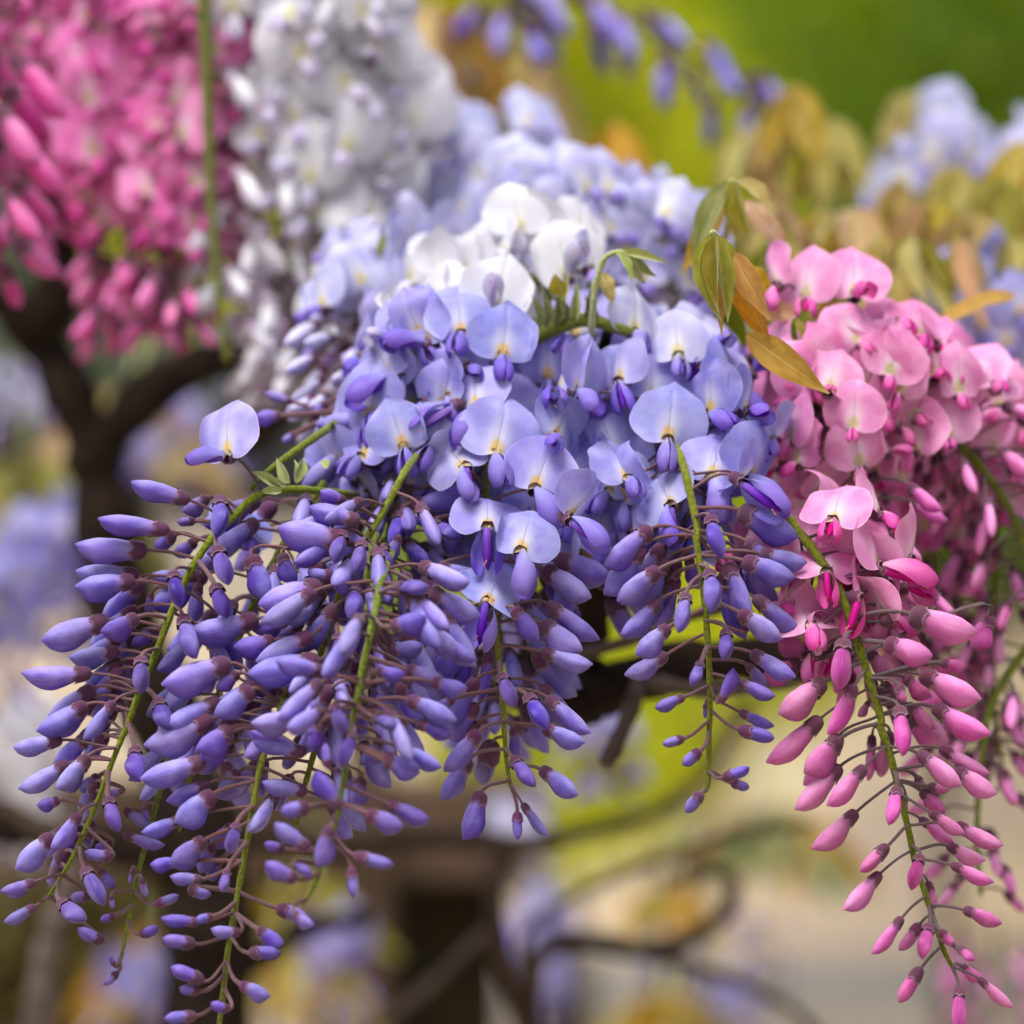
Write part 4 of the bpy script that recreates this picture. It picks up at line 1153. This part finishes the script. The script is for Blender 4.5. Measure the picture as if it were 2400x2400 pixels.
# ------------------------------------------------------------------ pink racemes behind it
def far_raceme(label, col, pts, n, tf, group=None, seed=1, lp=.017, L=(.021, .012), r0=.0014, col2=None, n2=0, **kw):
    R = Raceme(label, col, pts, r0, r0 * .5, group, seed=seed)
    R.fill(n, .04, .99, tf, lp=lp, L=L, far=True, **kw)
    if n2: R.fill(n2, .04, tf, tf, lp=lp * 1.2, L=L, far=True, col=col2, **kw)
    return R
P2 = Raceme('pink raceme topped by two broad pale pink blooms beside the bronze leaves', 'pink', [(1960, 780, .075), (1935, 860, .066), (1950, 960, .058), (1990, 1080, .052), (2040, 1250, .05), (2090, 1420, .05)], seed=31)
for row in [('C', 1420, 490, 1440, 180, 330, -1, (1400, 590), 0), ('C', 1700, 470, 1720, 172, 340, 0, (1760, 440), 2), ('C', 1250, 420, 1170, 190, 130, -1, None, 6), ('C', 1640, 720, 1560, 800, 200, 0, None, 2),
            ('C', 1680, 1000, 1700, 760, 200, -1, (1650, 900), 1), ('C', 1850, 960, 1760, 760, 230, -1, (1900, 980), 0), ('C', 1800, 1340, 1720, 1180, 320, 0, None, 1), ('C', 1330, 900, 1280, 660, 200, -1, (1380, 1000), 3)]:
    P2.flower(*row, d=.060)
P2.fill(50, .1, 1, .65, az=(0, 360), lp=.022, far=True)
P3 = far_raceme('pink raceme of overlapping blooms arching over the pink mass on a thick green stem', 'pink', [(1800, 980, .07), (1900, 945, .07), (2000, 930, .07), (2110, 960, .07), (2220, 1020, .072), (2310, 1110, .074), (2390, 1250, .076), (2420, 1450, .08)], 70, .55, seed=32, lp=.022, r0=.0022, face=(0, -.3, .2))
for row in [('T', 1420, 1330, 1400, 1170, 110, 0), ('T', 1500, 1390, 1510, 1220, 100, 0), ('T', 1590, 1420, 1590, 1270, 110, 1), ('T', 1280, 1540, 1290, 1410, 170, -1), ('T', 1480, 1500, 1480, 1400, 160, 0), ('T', 1640, 1560, 1650, 1410, 170, 0), ('T', 1820, 1590, 1830, 1450, 190, 0)]:
    P3.flower(*row[:6], row[6], None, random.Random(row[1]).choice((0, 1, 2, 6)), d=.062)
P4 = far_raceme('pink raceme of drooping buds at the outer edge of the pink mass', 'pink', [(2340, 900, .11), (2350, 1000, .11), (2340, 1150, .11), (2330, 1400, .11), (2330, 1650, .11), (2350, 1800, .11)], 70, .45, seed=33, face=(0, -.7, .4))
P5 = far_raceme('pink raceme of buds deep inside the pink mass', 'pink', [(2140, 820, .12), (2160, 1000, .12), (2180, 1200, .12), (2200, 1400, .12), (2190, 1600, .12)], 80, .6, seed=34, face=(0, -.7, .4))
P6 = far_raceme('small pink raceme of buds blurred over the grey path behind the pink tail', 'pink', [(2330, 2150, .55), (2340, 2250, .55), (2330, 2380, .55), (2320, 2500, .55)], 24, .0, seed=35)
P7 = far_raceme('green stemmed pink raceme with sparse dark buds beside the long pink tail', 'pink', [(2420, 1500, .09), (2330, 1640, .09), (2300, 1780, .09), (2290, 1960, .10), (2300, 2100, .10)], 22, 0, seed=36, L=(.016, .010), young_t=.3)
P8 = far_raceme('shadowed pink raceme of open blooms behind the first pink raceme', 'pink', [(1880, 900, .10), (1900, 1050, .09), (1930, 1220, .085), (1960, 1400, .08), (2000, 1520, .08)], 60, .6, seed=37, face=(0, -.5, 0))

# ------------------------------------------------------------------ deep pink racemes in the upper corner
GP = 'deep pink racemes against the dark limbs'
H1 = far_raceme('deep pink raceme hanging beside the green stemmed white raceme', 'hotpink', [(430, -90, .22), (440, 40, .22), (440, 200, .22), (430, 400, .22), (420, 600, .22), (410, 760, .22)], 84, .8, GP, 41, face=(-.2, -.8, .2), fscale=.022, L=(.025, .016))
H2 = far_raceme('deep pink raceme full of open blooms in the thick of the pink curtain', 'hotpink', [(260, -110, .24), (250, 0, .24), (240, 150, .24), (250, 350, .24), (290, 560, .25), (320, 760, .25)], 84, .8, GP, 42, face=(0, -.8, .2), fscale=.023, L=(.026, .017))
H3 = far_raceme('deep pink raceme with big plump buds poking out before the dark trunk limb', 'hotpink', [(-120, -50, .15), (-90, 120, .15), (-70, 300, .15), (-50, 480, .15), (-40, 640, .15)], 26, .1, GP, 43, L=(.029, .022), lp=.020)
H4 = far_raceme('deep pink raceme of open blooms at the outer edge of the pink curtain', 'hotpink', [(60, -100, .26), (70, 0, .26), (80, 150, .26), (70, 350, .26), (60, 520, .27)], 66, .85, GP, 44, face=(0, -.8, .2), fscale=.023, L=(.026, .018))
H5 = far_raceme('deep pink raceme in the shade at the back of the pink curtain', 'hotpink', [(350, -120, .31), (350, 0, .31), (350, 300, .31), (300, 600, .31), (280, 800, .31)], 60, .6, GP, 45)
H6 = far_raceme('deep pink raceme in the shade behind the outer pink racemes', 'hotpink', [(150, -120, .32), (150, 0, .32), (160, 250, .32), (170, 500, .32)], 60, .6, GP, 46)

# ------------------------------------------------------------------ white racemes
GW = 'white racemes behind the violet cluster'
W1 = far_raceme('white raceme of crowded open blooms beside the deep pink curtain', 'white', [(800, -90, .21), (790, 10, .21), (770, 150, .21), (770, 350, .21), (750, 550, .21), (720, 760, .21), (700, 900, .21)], 66, .66, GW, 51, face=(-.1, -.7, .6), fscale=.027, L=(.027, .021), lp=.022)
W2 = far_raceme('white raceme of open blooms in the middle of the white mass', 'white', [(900, 150, .24), (900, 260, .23), (890, 380, .22), (880, 520, .22), (860, 680, .22), (840, 820, .22)], 80, .75, GW, 52, face=(.1, -.8, .2), fscale=.022)
W3 = far_raceme('white raceme of narrow buds hanging at the shadowed edge of the white mass', 'white', [(640, -90, .22), (650, 0, .22), (650, 150, .22), (660, 350, .22), (660, 520, .22), (650, 680, .22), (660, 820, .22)], 44, .5, GW, 53, L=(.028, .022), face=(-.1, -.7, .6), fscale=.027, lp=.022)
W4 = Raceme('white raceme on a bare green stem with few lilac buds beside deep pink curtain', 'white', [(470, -100, .20), (482, 100, .20), (488, 300, .20), (495, 450, .20), (505, 600, .20), (515, 720, .20), (535, 850, .20)], .0024, .0014, GW, seed=54)
W4.fill(9, .5, 1, 0, az=(-60, 40), L=(.019, .014), far=True)
W4.fill(4, .0, .5, 0, az=(-60, 40), L=(.020, .016), far=True)
W5 = far_raceme('pale raceme of blooms reaching up against the lime foliage', 'pale', [(1180, 290, .28), (1160, 380, .27), (1130, 490, .25), (1100, 600, .23), (1080, 720, .22)], 56, .8, GW, 55, face=(.1, -.7, .2), lp=.022)
W6 = far_raceme('pale blue raceme of open blooms behind the white blooms of the violet cluster', 'pale', [(1380, 390, .17), (1350, 470, .17), (1330, 560, .16), (1320, 680, .15), (1310, 800, .14)], 64, .85, GW, 56, face=(.1, -.7, .2), lp=.024)
W7 = far_raceme('lilac blue raceme of blooms behind the drooping pale green shoot', 'pale', [(1560, 450, .17), (1530, 540, .17), (1510, 640, .16), (1500, 760, .15)], 56, .85, GW, 57, face=(.1, -.7, .2), lp=.024)
W8 = far_raceme('white raceme of open blooms at the back of the white mass', 'white', [(1000, 290, .34), (1000, 420, .33), (990, 550, .30), (960, 700, .29), (930, 850, .28)], 70, .7, GW, 58, face=(0, -.6, .2), lp=.022)
W10 = far_raceme('white raceme in the shade behind the other white racemes', 'white', [(620, -60, .36), (630, 120, .36), (660, 400, .36), (700, 700, .36), (700, 950, .36)], 90, .5, GW, 60)
W11 = far_raceme('lilac raceme of buds at the foot of the white mass over the dark limb', 'pale', [(900, 560, .16), (870, 680, .13), (850, 780, .11), (830, 880, .09), (800, 960, .08)], 50, .5, GW, 61)
# white blooms just behind the plane of focus
W9 = Raceme('white raceme with brilliant open blooms and violet keels just above the violet cluster', 'white', [(1300, 720, .085), (1260, 660, .08), (1210, 640, .075), (1150, 680, .072), (1090, 740, .07), (1030, 810, .065), (980, 890, .06)], seed=59)
for row in [('B', 1095, 560, 1190, 238, 400, 0, (1105, 360), 2, .052), ('B', 1530, 365, 1440, 20, 430, 0, (1590, 170), 0, .066), ('S', 1490, 1310, 1455, 1010, 330, 0, None, 0, .085), ('S', 1400, 1440, 1340, 1270, 260, -1, None, 2, .080),
            ('S', 1030, 1700, 960, 1480, 350, -1, None, 1, .068), ('S', 1200, 1640, 1230, 1440, 260, 0, None, 0, .064), ('S', 1830, 1330, 1880, 1110, 300, 1, None, 2, .09), ('S', 870, 1600, 900, 1290, 240, -1, None, 1, .10),
            ('S', 1060, 1440, 1040, 1270, 260, 0, None, 2, .10), ('S', 700, 1900, 650, 1780, 260, -1, None, 2, .05), ('B', 460, 690, 430, 480, 160, -1, None, 3, .055), ('S', 880, 1820, 850, 1650, 260, -1, None, 0, .060)]:
    W9.flower(*row[:9], d=row[9])
W9.flower('B', 1660, 330, 1700, 140, 140, 1, None, 6, d=.064, col='pale')
W9.fill(16, .05, 1, 1, az=(30, 150), lp=.020, far=True, face=(0, -.5, .2))

# ------------------------------------------------------------------ far lilac and violet racemes
GV = 'blurred violet racemes in the background'
def bg(label, pts, n, tf, seed, col='purple', **kw):
    return far_raceme(label, col, pts, n, tf, GV, seed, **kw)
bg('violet raceme slanting down against the bright green foliage', [(1120, -80, .42), (1250, -20, .42), (1400, 20, .42), (1530, 70, .42), (1640, 140, .42), (1730, 210, .42), (1790, 260, .42)], 22, .05, 71, L=(.029, .021), droop=1.3)
bg('violet raceme tip hanging over the bronze leaf against lime foliage', [(1180, -160, .40), (1190, -60, .40), (1200, 20, .40), (1210, 80, .40)], 11, .2, 72, L=(.030, .024))
bg('pale blue raceme of blooms above the bronze leaves', [(2060, 330, .36), (2120, 370, .36), (2190, 390, .36), (2250, 430, .36)], 7, 1, 73, 'pale', face=(0, -.8, .4), fscale=.022, lp=.024)
bg('pale blue raceme of blooms at the far end of the bronze leaves', [(2320, 310, .36), (2340, 360, .36), (2370, 420, .36), (2400, 480, .36)], 7, 1, 74, 'pale', face=(0, -.8, .4), fscale=.022, lp=.022)
bg('violet raceme of blooms below the bronze leaves above the pink mass', [(2400, 680, .20), (2380, 740, .20), (2390, 800, .20), (2410, 880, .2)], 12, .9, 75, face=(0, -.6, .2))
bg('small violet raceme of blooms between bronze leaves and pink blooms', [(2240, 620, .22), (2250, 680, .22), (2240, 740, .22)], 9, .9, 76, face=(0, -.6, .2))
bg('violet raceme of blooms blurred beyond the outermost raceme, low by the gravel', [(60, 1200, .60), (100, 1300, .60), (120, 1420, .60), (110, 1540, .60)], 34, .7, 77, face=(0, -.5, 0))
bg('violet raceme blurred at the edge beyond the trunk', [(-20, 1280, .55), (-10, 1400, .55), (0, 1550, .55), (10, 1680, .55)], 24, .6, 78)
bg('lilac raceme blurred behind the thick trunk fork', [(20, 780, .70), (40, 900, .70), (50, 1050, .90), (60, 1180, .90)], 26, .6, 79, 'pale')
bg('lilac raceme blurred inside the fork of the trunk', [(330, 950, .80), (360, 1080, .80), (380, 1200, 1.0), (380, 1300, 1.0)], 12, .5, 80, 'purple')
bg('dusky lilac raceme blurred behind the limb of the trunk', [(480, 960, .75), (520, 1060, .95), (560, 1150, .95)], 14, .6, 81, 'purple')
bg('violet raceme hanging beside the dark square post', [(1210, 1860, .95), (1225, 2000, .95), (1240, 2150, 1.2), (1250, 2260, 1.2)], 12, .6, 82, 'pale', face=(0, -.6, 0))
bg('violet raceme of blooms low down before the post and the looping vine', [(1290, 2130, .90), (1280, 2220, .90), (1260, 2330, 1.1), (1240, 2480, 1.1)], 22, .8, 83, face=(0, -.6, 0))
bg('thin violet raceme hanging under the looping vine', [(1590, 2160, 1.1), (1600, 2230, 1.1), (1620, 2330, 1.1)], 10, .3, 84)
bg('thin violet raceme hanging from the end of the looping vine', [(1780, 2150, 1.1), (1790, 2230, 1.1), (1800, 2300, 1.1)], 10, .3, 85)
bg('small violet raceme low over the gravel beyond the looping vine', [(1690, 2300, 1.2), (1720, 2380, 1.2), (1730, 2460, 1.2)], 16, .5, 86)
bg('small violet raceme blurred beside the yellow green bush', [(1380, 1690, .6), (1390, 1770, .6), (1400, 1840, .6)], 14, .4, 87)
bg('violet raceme of shadowed buds under the knot of the dark branch', [(1180, 1480, .15), (1170, 1560, .15), (1150, 1640, .15), (1130, 1720, .15)], 16, .2, 88)
bg('lilac raceme blurred low down below the longest violet raceme', [(780, 2150, .8), (790, 2250, .8), (770, 2400, .8)], 22, .6, 89)
bg('lilac raceme blurred below the thin young raceme', [(300, 2250, .8), (310, 2330, .8), (300, 2450, .8)], 20, .6, 90)
bg('pale raceme of blooms blurred by the pale upright stem', [(40, 1650, .75), (60, 1750, .75), (80, 1900, .75), (60, 2000, .75)], 40, .8, 91, 'white', face=(0, -.6, 0))
bg('pale raceme blurred between the trunk and the outermost buds', [(160, 1180, 1.0), (150, 1350, 1.0), (160, 1550, 1.0)], 44, .7, 92, 'white', face=(0, -.6, 0))

# ------------------------------------------------------------------ leaves and shoots
def leaflet_shape(k, fold=.5, curve=.4):
    r = random.Random(1200 + k)
    nl, nw = 15, 4
    prof = [(0, .02), (.06, .09), (.18, .16), (.34, .195), (.5, .18), (.66, .14), (.8, .085), (.9, .04), (1, .004)]
    V, F, UV = [], [], []
    tw = r.uniform(-.5, .5); wv = r.uniform(.006, .02); ph = r.uniform(0, 6)
    for i in range(nl):
        t = i / (nl - 1)
        w = interp(prof, t)
        for j in range(2 * nw + 1):
            s = (j - nw) / nw
            y = s * w * math.cos(fold); z = abs(s) * w * math.sin(fold) + wv * math.sin(16 * t + ph + s) * abs(s)
            a = tw * t
            y, z = y * math.cos(a) - z * math.sin(a), y * math.sin(a) + z * math.cos(a)
            z -= curve * (t - .5) ** 2 - curve * .25
            V.append((t, y, z)); UV.append((s * .5 + .5, t))
    m = 2 * nw + 1
    for i in range(nl - 1):
        for j in range(2 * nw):
            F.append((i * m + j, i * m + j + 1, (i + 1) * m + j + 1, (i + 1) * m + j))
    return V, F, UV
LEAF = [mk('leaf', leaflet_shape(k, f, c), [M_LEAF_G]) for k, (f, c) in enumerate([(.25, .2), (.5, .35), (.8, .2), (1.0, .1), (.7, .5), (.35, -.2)])]
class Sprig:
    def __init__(self, label, pts, r=.0009, mat=None, group=None, cat='leaves', name='leaf_sprig'):
        self.path = catmull([P(*p) for p in pts], 24)
        self.base = self.path[0].copy()
        self.root = root(name, label, cat, self.base, group)
        V, F, UV = tube([p - self.base for p in self.path], [r * (1 - .4 * i / 23) for i in range(24)], 8)
        link('stalk', make_mesh('stalk', V, F, [mat or M_SHOOT], UV), self.root)
        self.rng = random.Random(len(label) * 7 + 3)
    def leaf(self, b, tip, w, mat, up=None, var=None, twist=0):
        r = self.rng
        L = (tip - b).length
        var = r.randrange(6) if var is None else var
        fold = (.25, .5, .8, 1.0, .7, .35)[var]
        s = w / L / (.39 * max(.42, math.cos(fold))) if w else 1
        up = up or Vector((r.uniform(-.8, .8), -1, .3))
        M = frame(tip - b, up, b - self.base, (L, L * s, L * min(s, 1.3)))
        o = link('leaf', LEAF[var], self.root, mat, M)
        return o
    def tl(self, z, bx, by, tx, ty, w, mat, d, dtip=0.0, var=None, up=None):
        a = zz(z, bx, by); c = zz(z, tx, ty)
        return self.leaf(P(*a, d), P(*c, d + dtip), w * zs(z) * PX, mat, up, var)
    def droop(self, n, L, mats, spread=.5):
        """a fan of young folded leaflets hanging off the end of the stalk"""
        r = self.rng
        for i in range(n):
            k = len(self.path) - 1 - int(i * .9 * 12 / max(1, n))
            p = self.path[k]
            a = i * 2.4 + r.random()
            ax = Vector((math.cos(a) * spread, math.sin(a) * spread, -1 + r.uniform(-.1, .4)))
            LL = L * r.uniform(.7, 1.1)
            self.leaf(p, p + ax.normalized() * LL, LL * r.uniform(.20, .38), r.choice(mats), Vector((r.uniform(-1, 1), -1, r.uniform(0, .6))))

S1 = Sprig('folded young green leaflets hanging with bronze leaves just above the violet blooms', [(1775, 850, .060), (1750, 740, .056), (1715, 640, .044), (1690, 575, .026), (1674, 546, .014), (1668, 546, .010)], r=.0013)
for row in [(625, 205, 742, 985, 200, M_LEAF_G, .010, .0, 3, Vector((-1, -.5, .2))), (665, 185, 792, 1000, 190, M_LEAF_G, .007, .002, 2, Vector((.3, -1, .1))), (705, 200, 815, 880, 230, M_LEAF_G, .010, .004, 1, Vector((1, -.7, .2))), (685, 190, 712, 900, 170, M_LEAF_G, .004, .002, 3, Vector((-.4, -1, .1))), (640, 215, 690, 800, 180, M_LEAF_G, .008, .0, 2, Vector((-.7, -1, .1))), (720, 230, 860, 760, 150, M_LEAF_G, .012, .0, 1, Vector((.8, -1, .1))),
            (590, 320, 742, 1110, 190, M_LEAF_B, .016, .0, 1), (830, 350, 1185, 975, 250, M_LEAF_B, .012, -.002, 0), (760, 420, 1205, 1245, 260, M_LEAF_B, .018, .0, 5), (960, 1100, 1715, 1635, 300, M_LEAF_B, .020, -.004, 0)]:
    S1.tl('L', *row)
S2 = Sprig('small pale green shoot with drooping unfurling leaflets above the violet cluster', [(1385, 790, .050), (1390, 730, .044), (1398, 660, .040), (1415, 610, .038), (1440, 592, .036), (1480, 590, .036)], r=.0012)
for row in [(360, 215, 645, 285, 62, M_SHOOT, .036, .0, 2), (350, 220, 435, 395, 75, M_SHOOT, .034, .0, 2), (390, 215, 515, 400, 75, M_SHOOT, .036, .002, 3), (430, 215, 580, 360, 70, M_SHOOT, .038, .002, 3), (250, 330, 330, 520, 110, M_LEAF_Y, .044, .0, 0)]:
    S2.tl('C', *row[:5], row[5], row[6], row[7], row[8])
S3 = Sprig('pale green shoot of tiny unopened leaflets beside the brilliant white bloom', [(1230, 800, .055), (1300, 770, .052), (1370, 750, .050), (1450, 770, .050), (1500, 790, .052)], r=.0028, mat=M_STEM)
for (x0, y0, x1, y1) in [(1262, 770, 1245, 690), (1275, 768, 1268, 670), (1300, 765, 1310, 680), (1320, 760, 1335, 640), (1345, 755, 1352, 660), (1330, 755, 1290, 690), (1260, 775, 1225, 740), (1370, 750, 1385, 650), (1400, 755, 1370, 690)]:
    S3.leaf(P(x0, y0, .050), P(x1, y1, .046), .0035, rng.choice((M_SHOOT, M_LEAF_O)), None, 3)
S3.leaf(P(1320, 690, .046), P(1300, 640, .044), .006, M_LEAF_G, None, 2)
S4 = Sprig('blurred olive leaflets drooping just behind the folded green ones', [(1700, 560, .075), (1715, 470, .072), (1712, 430, .07), (1725, 425, .07)], r=.0012)
for row in [('T', 720, 745, 565, 1110, 120, M_LEAF_O, .068, 0, 1), ('T', 690, 830, 520, 1140, 110, M_LEAF_B, .074, 0, 0), ('T', 735, 740, 815, 990, 90, M_LEAF_G, .066, 0, 3), ('T', 750, 745, 900, 900, 100, M_LEAF_Y, .070, 0, 2), ('T', 720, 760, 740, 1000, 100, M_LEAF_Y, .07, 0, 2), ('T', 780, 830, 970, 1040, 110, M_LEAF_P, .078, 0, 0), ('T', 800, 1100, 890, 1230, 90, M_LEAF_B, .06, 0, 1)]:
    S4.tl(*row[:6], row[6], row[7], row[8], row[9]) if False else S4.tl(row[0], row[1], row[2], row[3], row[4], row[5], row[6], row[7], row[8], row[9])
S5 = Sprig('grey green drooping leaves beside the pink blooms', [(1870, 950, .060), (1880, 860, .055), (1860, 780, .052), (1862, 745, .05)], r=.0014, mat=M_STEM)
for row in [(1500, 1180, 1530, 1600, 190, M_LEAF_O, .050, 0, 0), (1560, 1180, 1690, 1620, 150, M_LEAF_G, .052, 0, 1), (1700, 930, 1830, 1330, 190, M_LEAF_O, .056, 0, 4), (1560, 1600, 1690, 1780, 120, M_LEAF_O, .056, 0, 1), (1400, 860, 1130, 960, 200, M_LEAF_P, .062, 0, 0), (1760, 730, 1560, 1060, 120, M_LEAF_B, .06, 0, 1), (1790, 850, 1930, 1060, 140, M_LEAF_O, .058, 0, 0), (1420, 960, 1480, 1160, 90, M_LEAF_G, .05, 0, 2)]:
    S5.tl('L', *row)
R = random.Random(77)
GL = 'young bronze leaf sprigs blurred behind the pink blooms'
spr = [(1250, 110, .42, .085, 'large pinkish bronze leaflets blurred against the bright green foliage', (M_LEAF_P, M_LEAF_Y)), (1010, 10, .40, .080, 'orange bronze leaflets blurred above the white blooms', (M_LEAF_B, M_LEAF_P)),
       (1120, 190, .42, .055, 'small orange bronze leaflets on a thin stalk behind the pale blue blooms', (M_LEAF_B, M_LEAF_P)), (1440, 290, .38, .055, 'orange and cream leaflets blurred just over the lilac blooms', (M_LEAF_B, M_LEAF_Y)),
       (1850, 200, .34, .042, 'upright amber leaflets blurred under the slanting violet raceme', (M_LEAF_A, M_LEAF_Y)), (1950, 280, .34, .045, 'cream and amber leaflets blurred between two bronze sprigs', (M_LEAF_Y, M_LEAF_A)), (1760, 300, .36, .042, 'pinkish leaflets blurred left of the amber ones before the green tree', (M_LEAF_P, M_LEAF_Y)),
       (2130, 215, .38, .042, 'pale yellow olive leaflets rising above the pale blue blooms', (M_LEAF_Y, M_LEAF_Y)), (2000, 490, .24, .046, 'bronze and pinkish leaflets blurred above the two broad pink blooms', (M_LEAF_P, M_LEAF_A)), (1920, 500, .26, .040, 'amber leaflets blurred beside the two broad pink blooms', (M_LEAF_A, M_LEAF_Y)),
       (2130, 555, .16, .034, 'arched olive leaflets standing behind the pink blooms', (M_LEAF_G, M_LEAF_Y)), (2250, 560, .20, .036, 'arched bronze leaflets beside the arched olive ones', (M_LEAF_Y, M_LEAF_P)), (2100, 420, .28, .045, 'orange bronze leaflets blurred below the pale blue blooms', (M_LEAF_A, M_LEAF_P)),
       (2230, 390, .28, .045, 'bronze leaflets crowding the edge beyond the pale blue blooms', (M_LEAF_A, M_LEAF_Y)), (2340, 420, .26, .048, 'orange and olive leaflets at the outer end of the bronze bank', (M_LEAF_A, M_LEAF_G)), (2360, 560, .22, .045, 'golden leaflets low at the outer end of the bronze bank', (M_LEAF_A, M_LEAF_Y)),
       (2180, 470, .26, .042, 'pinkish bronze leaflets in the thick of the bronze bank', (M_LEAF_P, M_LEAF_A)), (2060, 560, .22, .036, 'thin amber leaflets between the pink blooms and the bronze bank', (M_LEAF_A, M_LEAF_Y)), (1800, 470, .20, .03, 'pinkish leaflets blurred behind the folded green ones', (M_LEAF_P, M_LEAF_Y)),
       (2280, 500, .24, .045, 'amber leaflets hanging low in the bronze bank', (M_LEAF_A, M_LEAF_P)), (2390, 330, .30, .045, 'bronze leaflets below the outer pale blue blooms', (M_LEAF_P, M_LEAF_A))]
for i, (x, y, d, L, lab, ms) in enumerate(spr):
    S = Sprig(lab, [(x + R.uniform(-40, 40), y + 260, d + .02), (x + R.uniform(-25, 25), y + 120, d + .01), (x - 8, y + 20, d), (x, y, d), (x + 10, y + 3, d)], group=GL)
    S.droop(4 if i < 4 else 9 if L > .04 else 7, L, ms, .42)
S = Sprig('golden leaf lying flat above the outermost pink blooms', [(2310, 700, .1), (2290, 720, .1), (2260, 730, .1)], r=.001)
S.leaf(P(2380, 690, .1), P(2150, 800, .09), .014, M_LEAF_B, Vector((0, -.5, 1)), 0)
for i, (x, y, d, L, lab, ms) in enumerate([(1830, 1900, 1.0, .08, 'olive and amber leaves blurred before the sandy wall', (M_LEAF_O, M_LEAF_B)), (1770, 1930, 1.05, .06, 'yellow leaves blurred over the end of the looping vine', (M_LEAF_Y, M_LEAF_B)), (1570, 2080, .95, .05, 'single olive leaf tuft on the looping vine', (M_LEAF_G, M_LEAF_B)),
                                           (640, 2200, .9, .09, 'amber leaves glowing low behind the longest raceme', (M_LEAF_B, M_LEAF_Y)), (720, 2080, .95, .07, 'olive leaves behind the longest raceme', (M_LEAF_G, M_LEAF_B)), (380, 2180, .9, .09, 'amber leaves glowing behind the thin young raceme', (M_LEAF_B, M_LEAF_P)), (310, 930, .9, .09, 'straw coloured leaves blurred in the fork of the trunk', (M_LEAF_Y, M_LEAF_P)), (170, 1150, .9, .09, 'straw and olive leaves blurred beside the trunk', (M_LEAF_Y, M_LEAF_O)),
                                           (1560, 2330, 1.0, .08, 'amber leaves low over the path by the post', (M_LEAF_B, M_LEAF_Y)), (60, 1080, .8, .09, 'olive leaves blurred at the edge beyond the trunk', (M_LEAF_O, M_LEAF_G))]):
    S = Sprig(lab, [(x + 30, y - 160, d + .04), (x + 10, y - 60, d + .02), (x, y, d), (x + 4, y + 20, d)], r=.002, group='blurred leaf sprigs in the background')
    S.droop(16, L, ms, 1.0)
# shoot scales where the outermost raceme leaves its shoot
S6 = Sprig('pale green shoot with woolly bud scales where the outermost raceme springs', zpath([('A', 1700, 190, .045), ('A', 1590, 265, .030), ('A', 1440, 370, .022), ('A', 1350, 440, .018), ('A', 1260, 530, .016)]), r=.0014, mat=M_STEM)
for row in [(1460, 500, 1390, 370, 60), (1490, 500, 1480, 380, 60), (1400, 510, 1265, 440, 55), (1420, 540, 1300, 550, 50), (1500, 470, 1525, 370, 60), (1440, 520, 1330, 480, 40), (1650, 420, 1610, 390, 55)]:
    S6.tl('A', *row, M_SHOOT, .014, 0, 3)
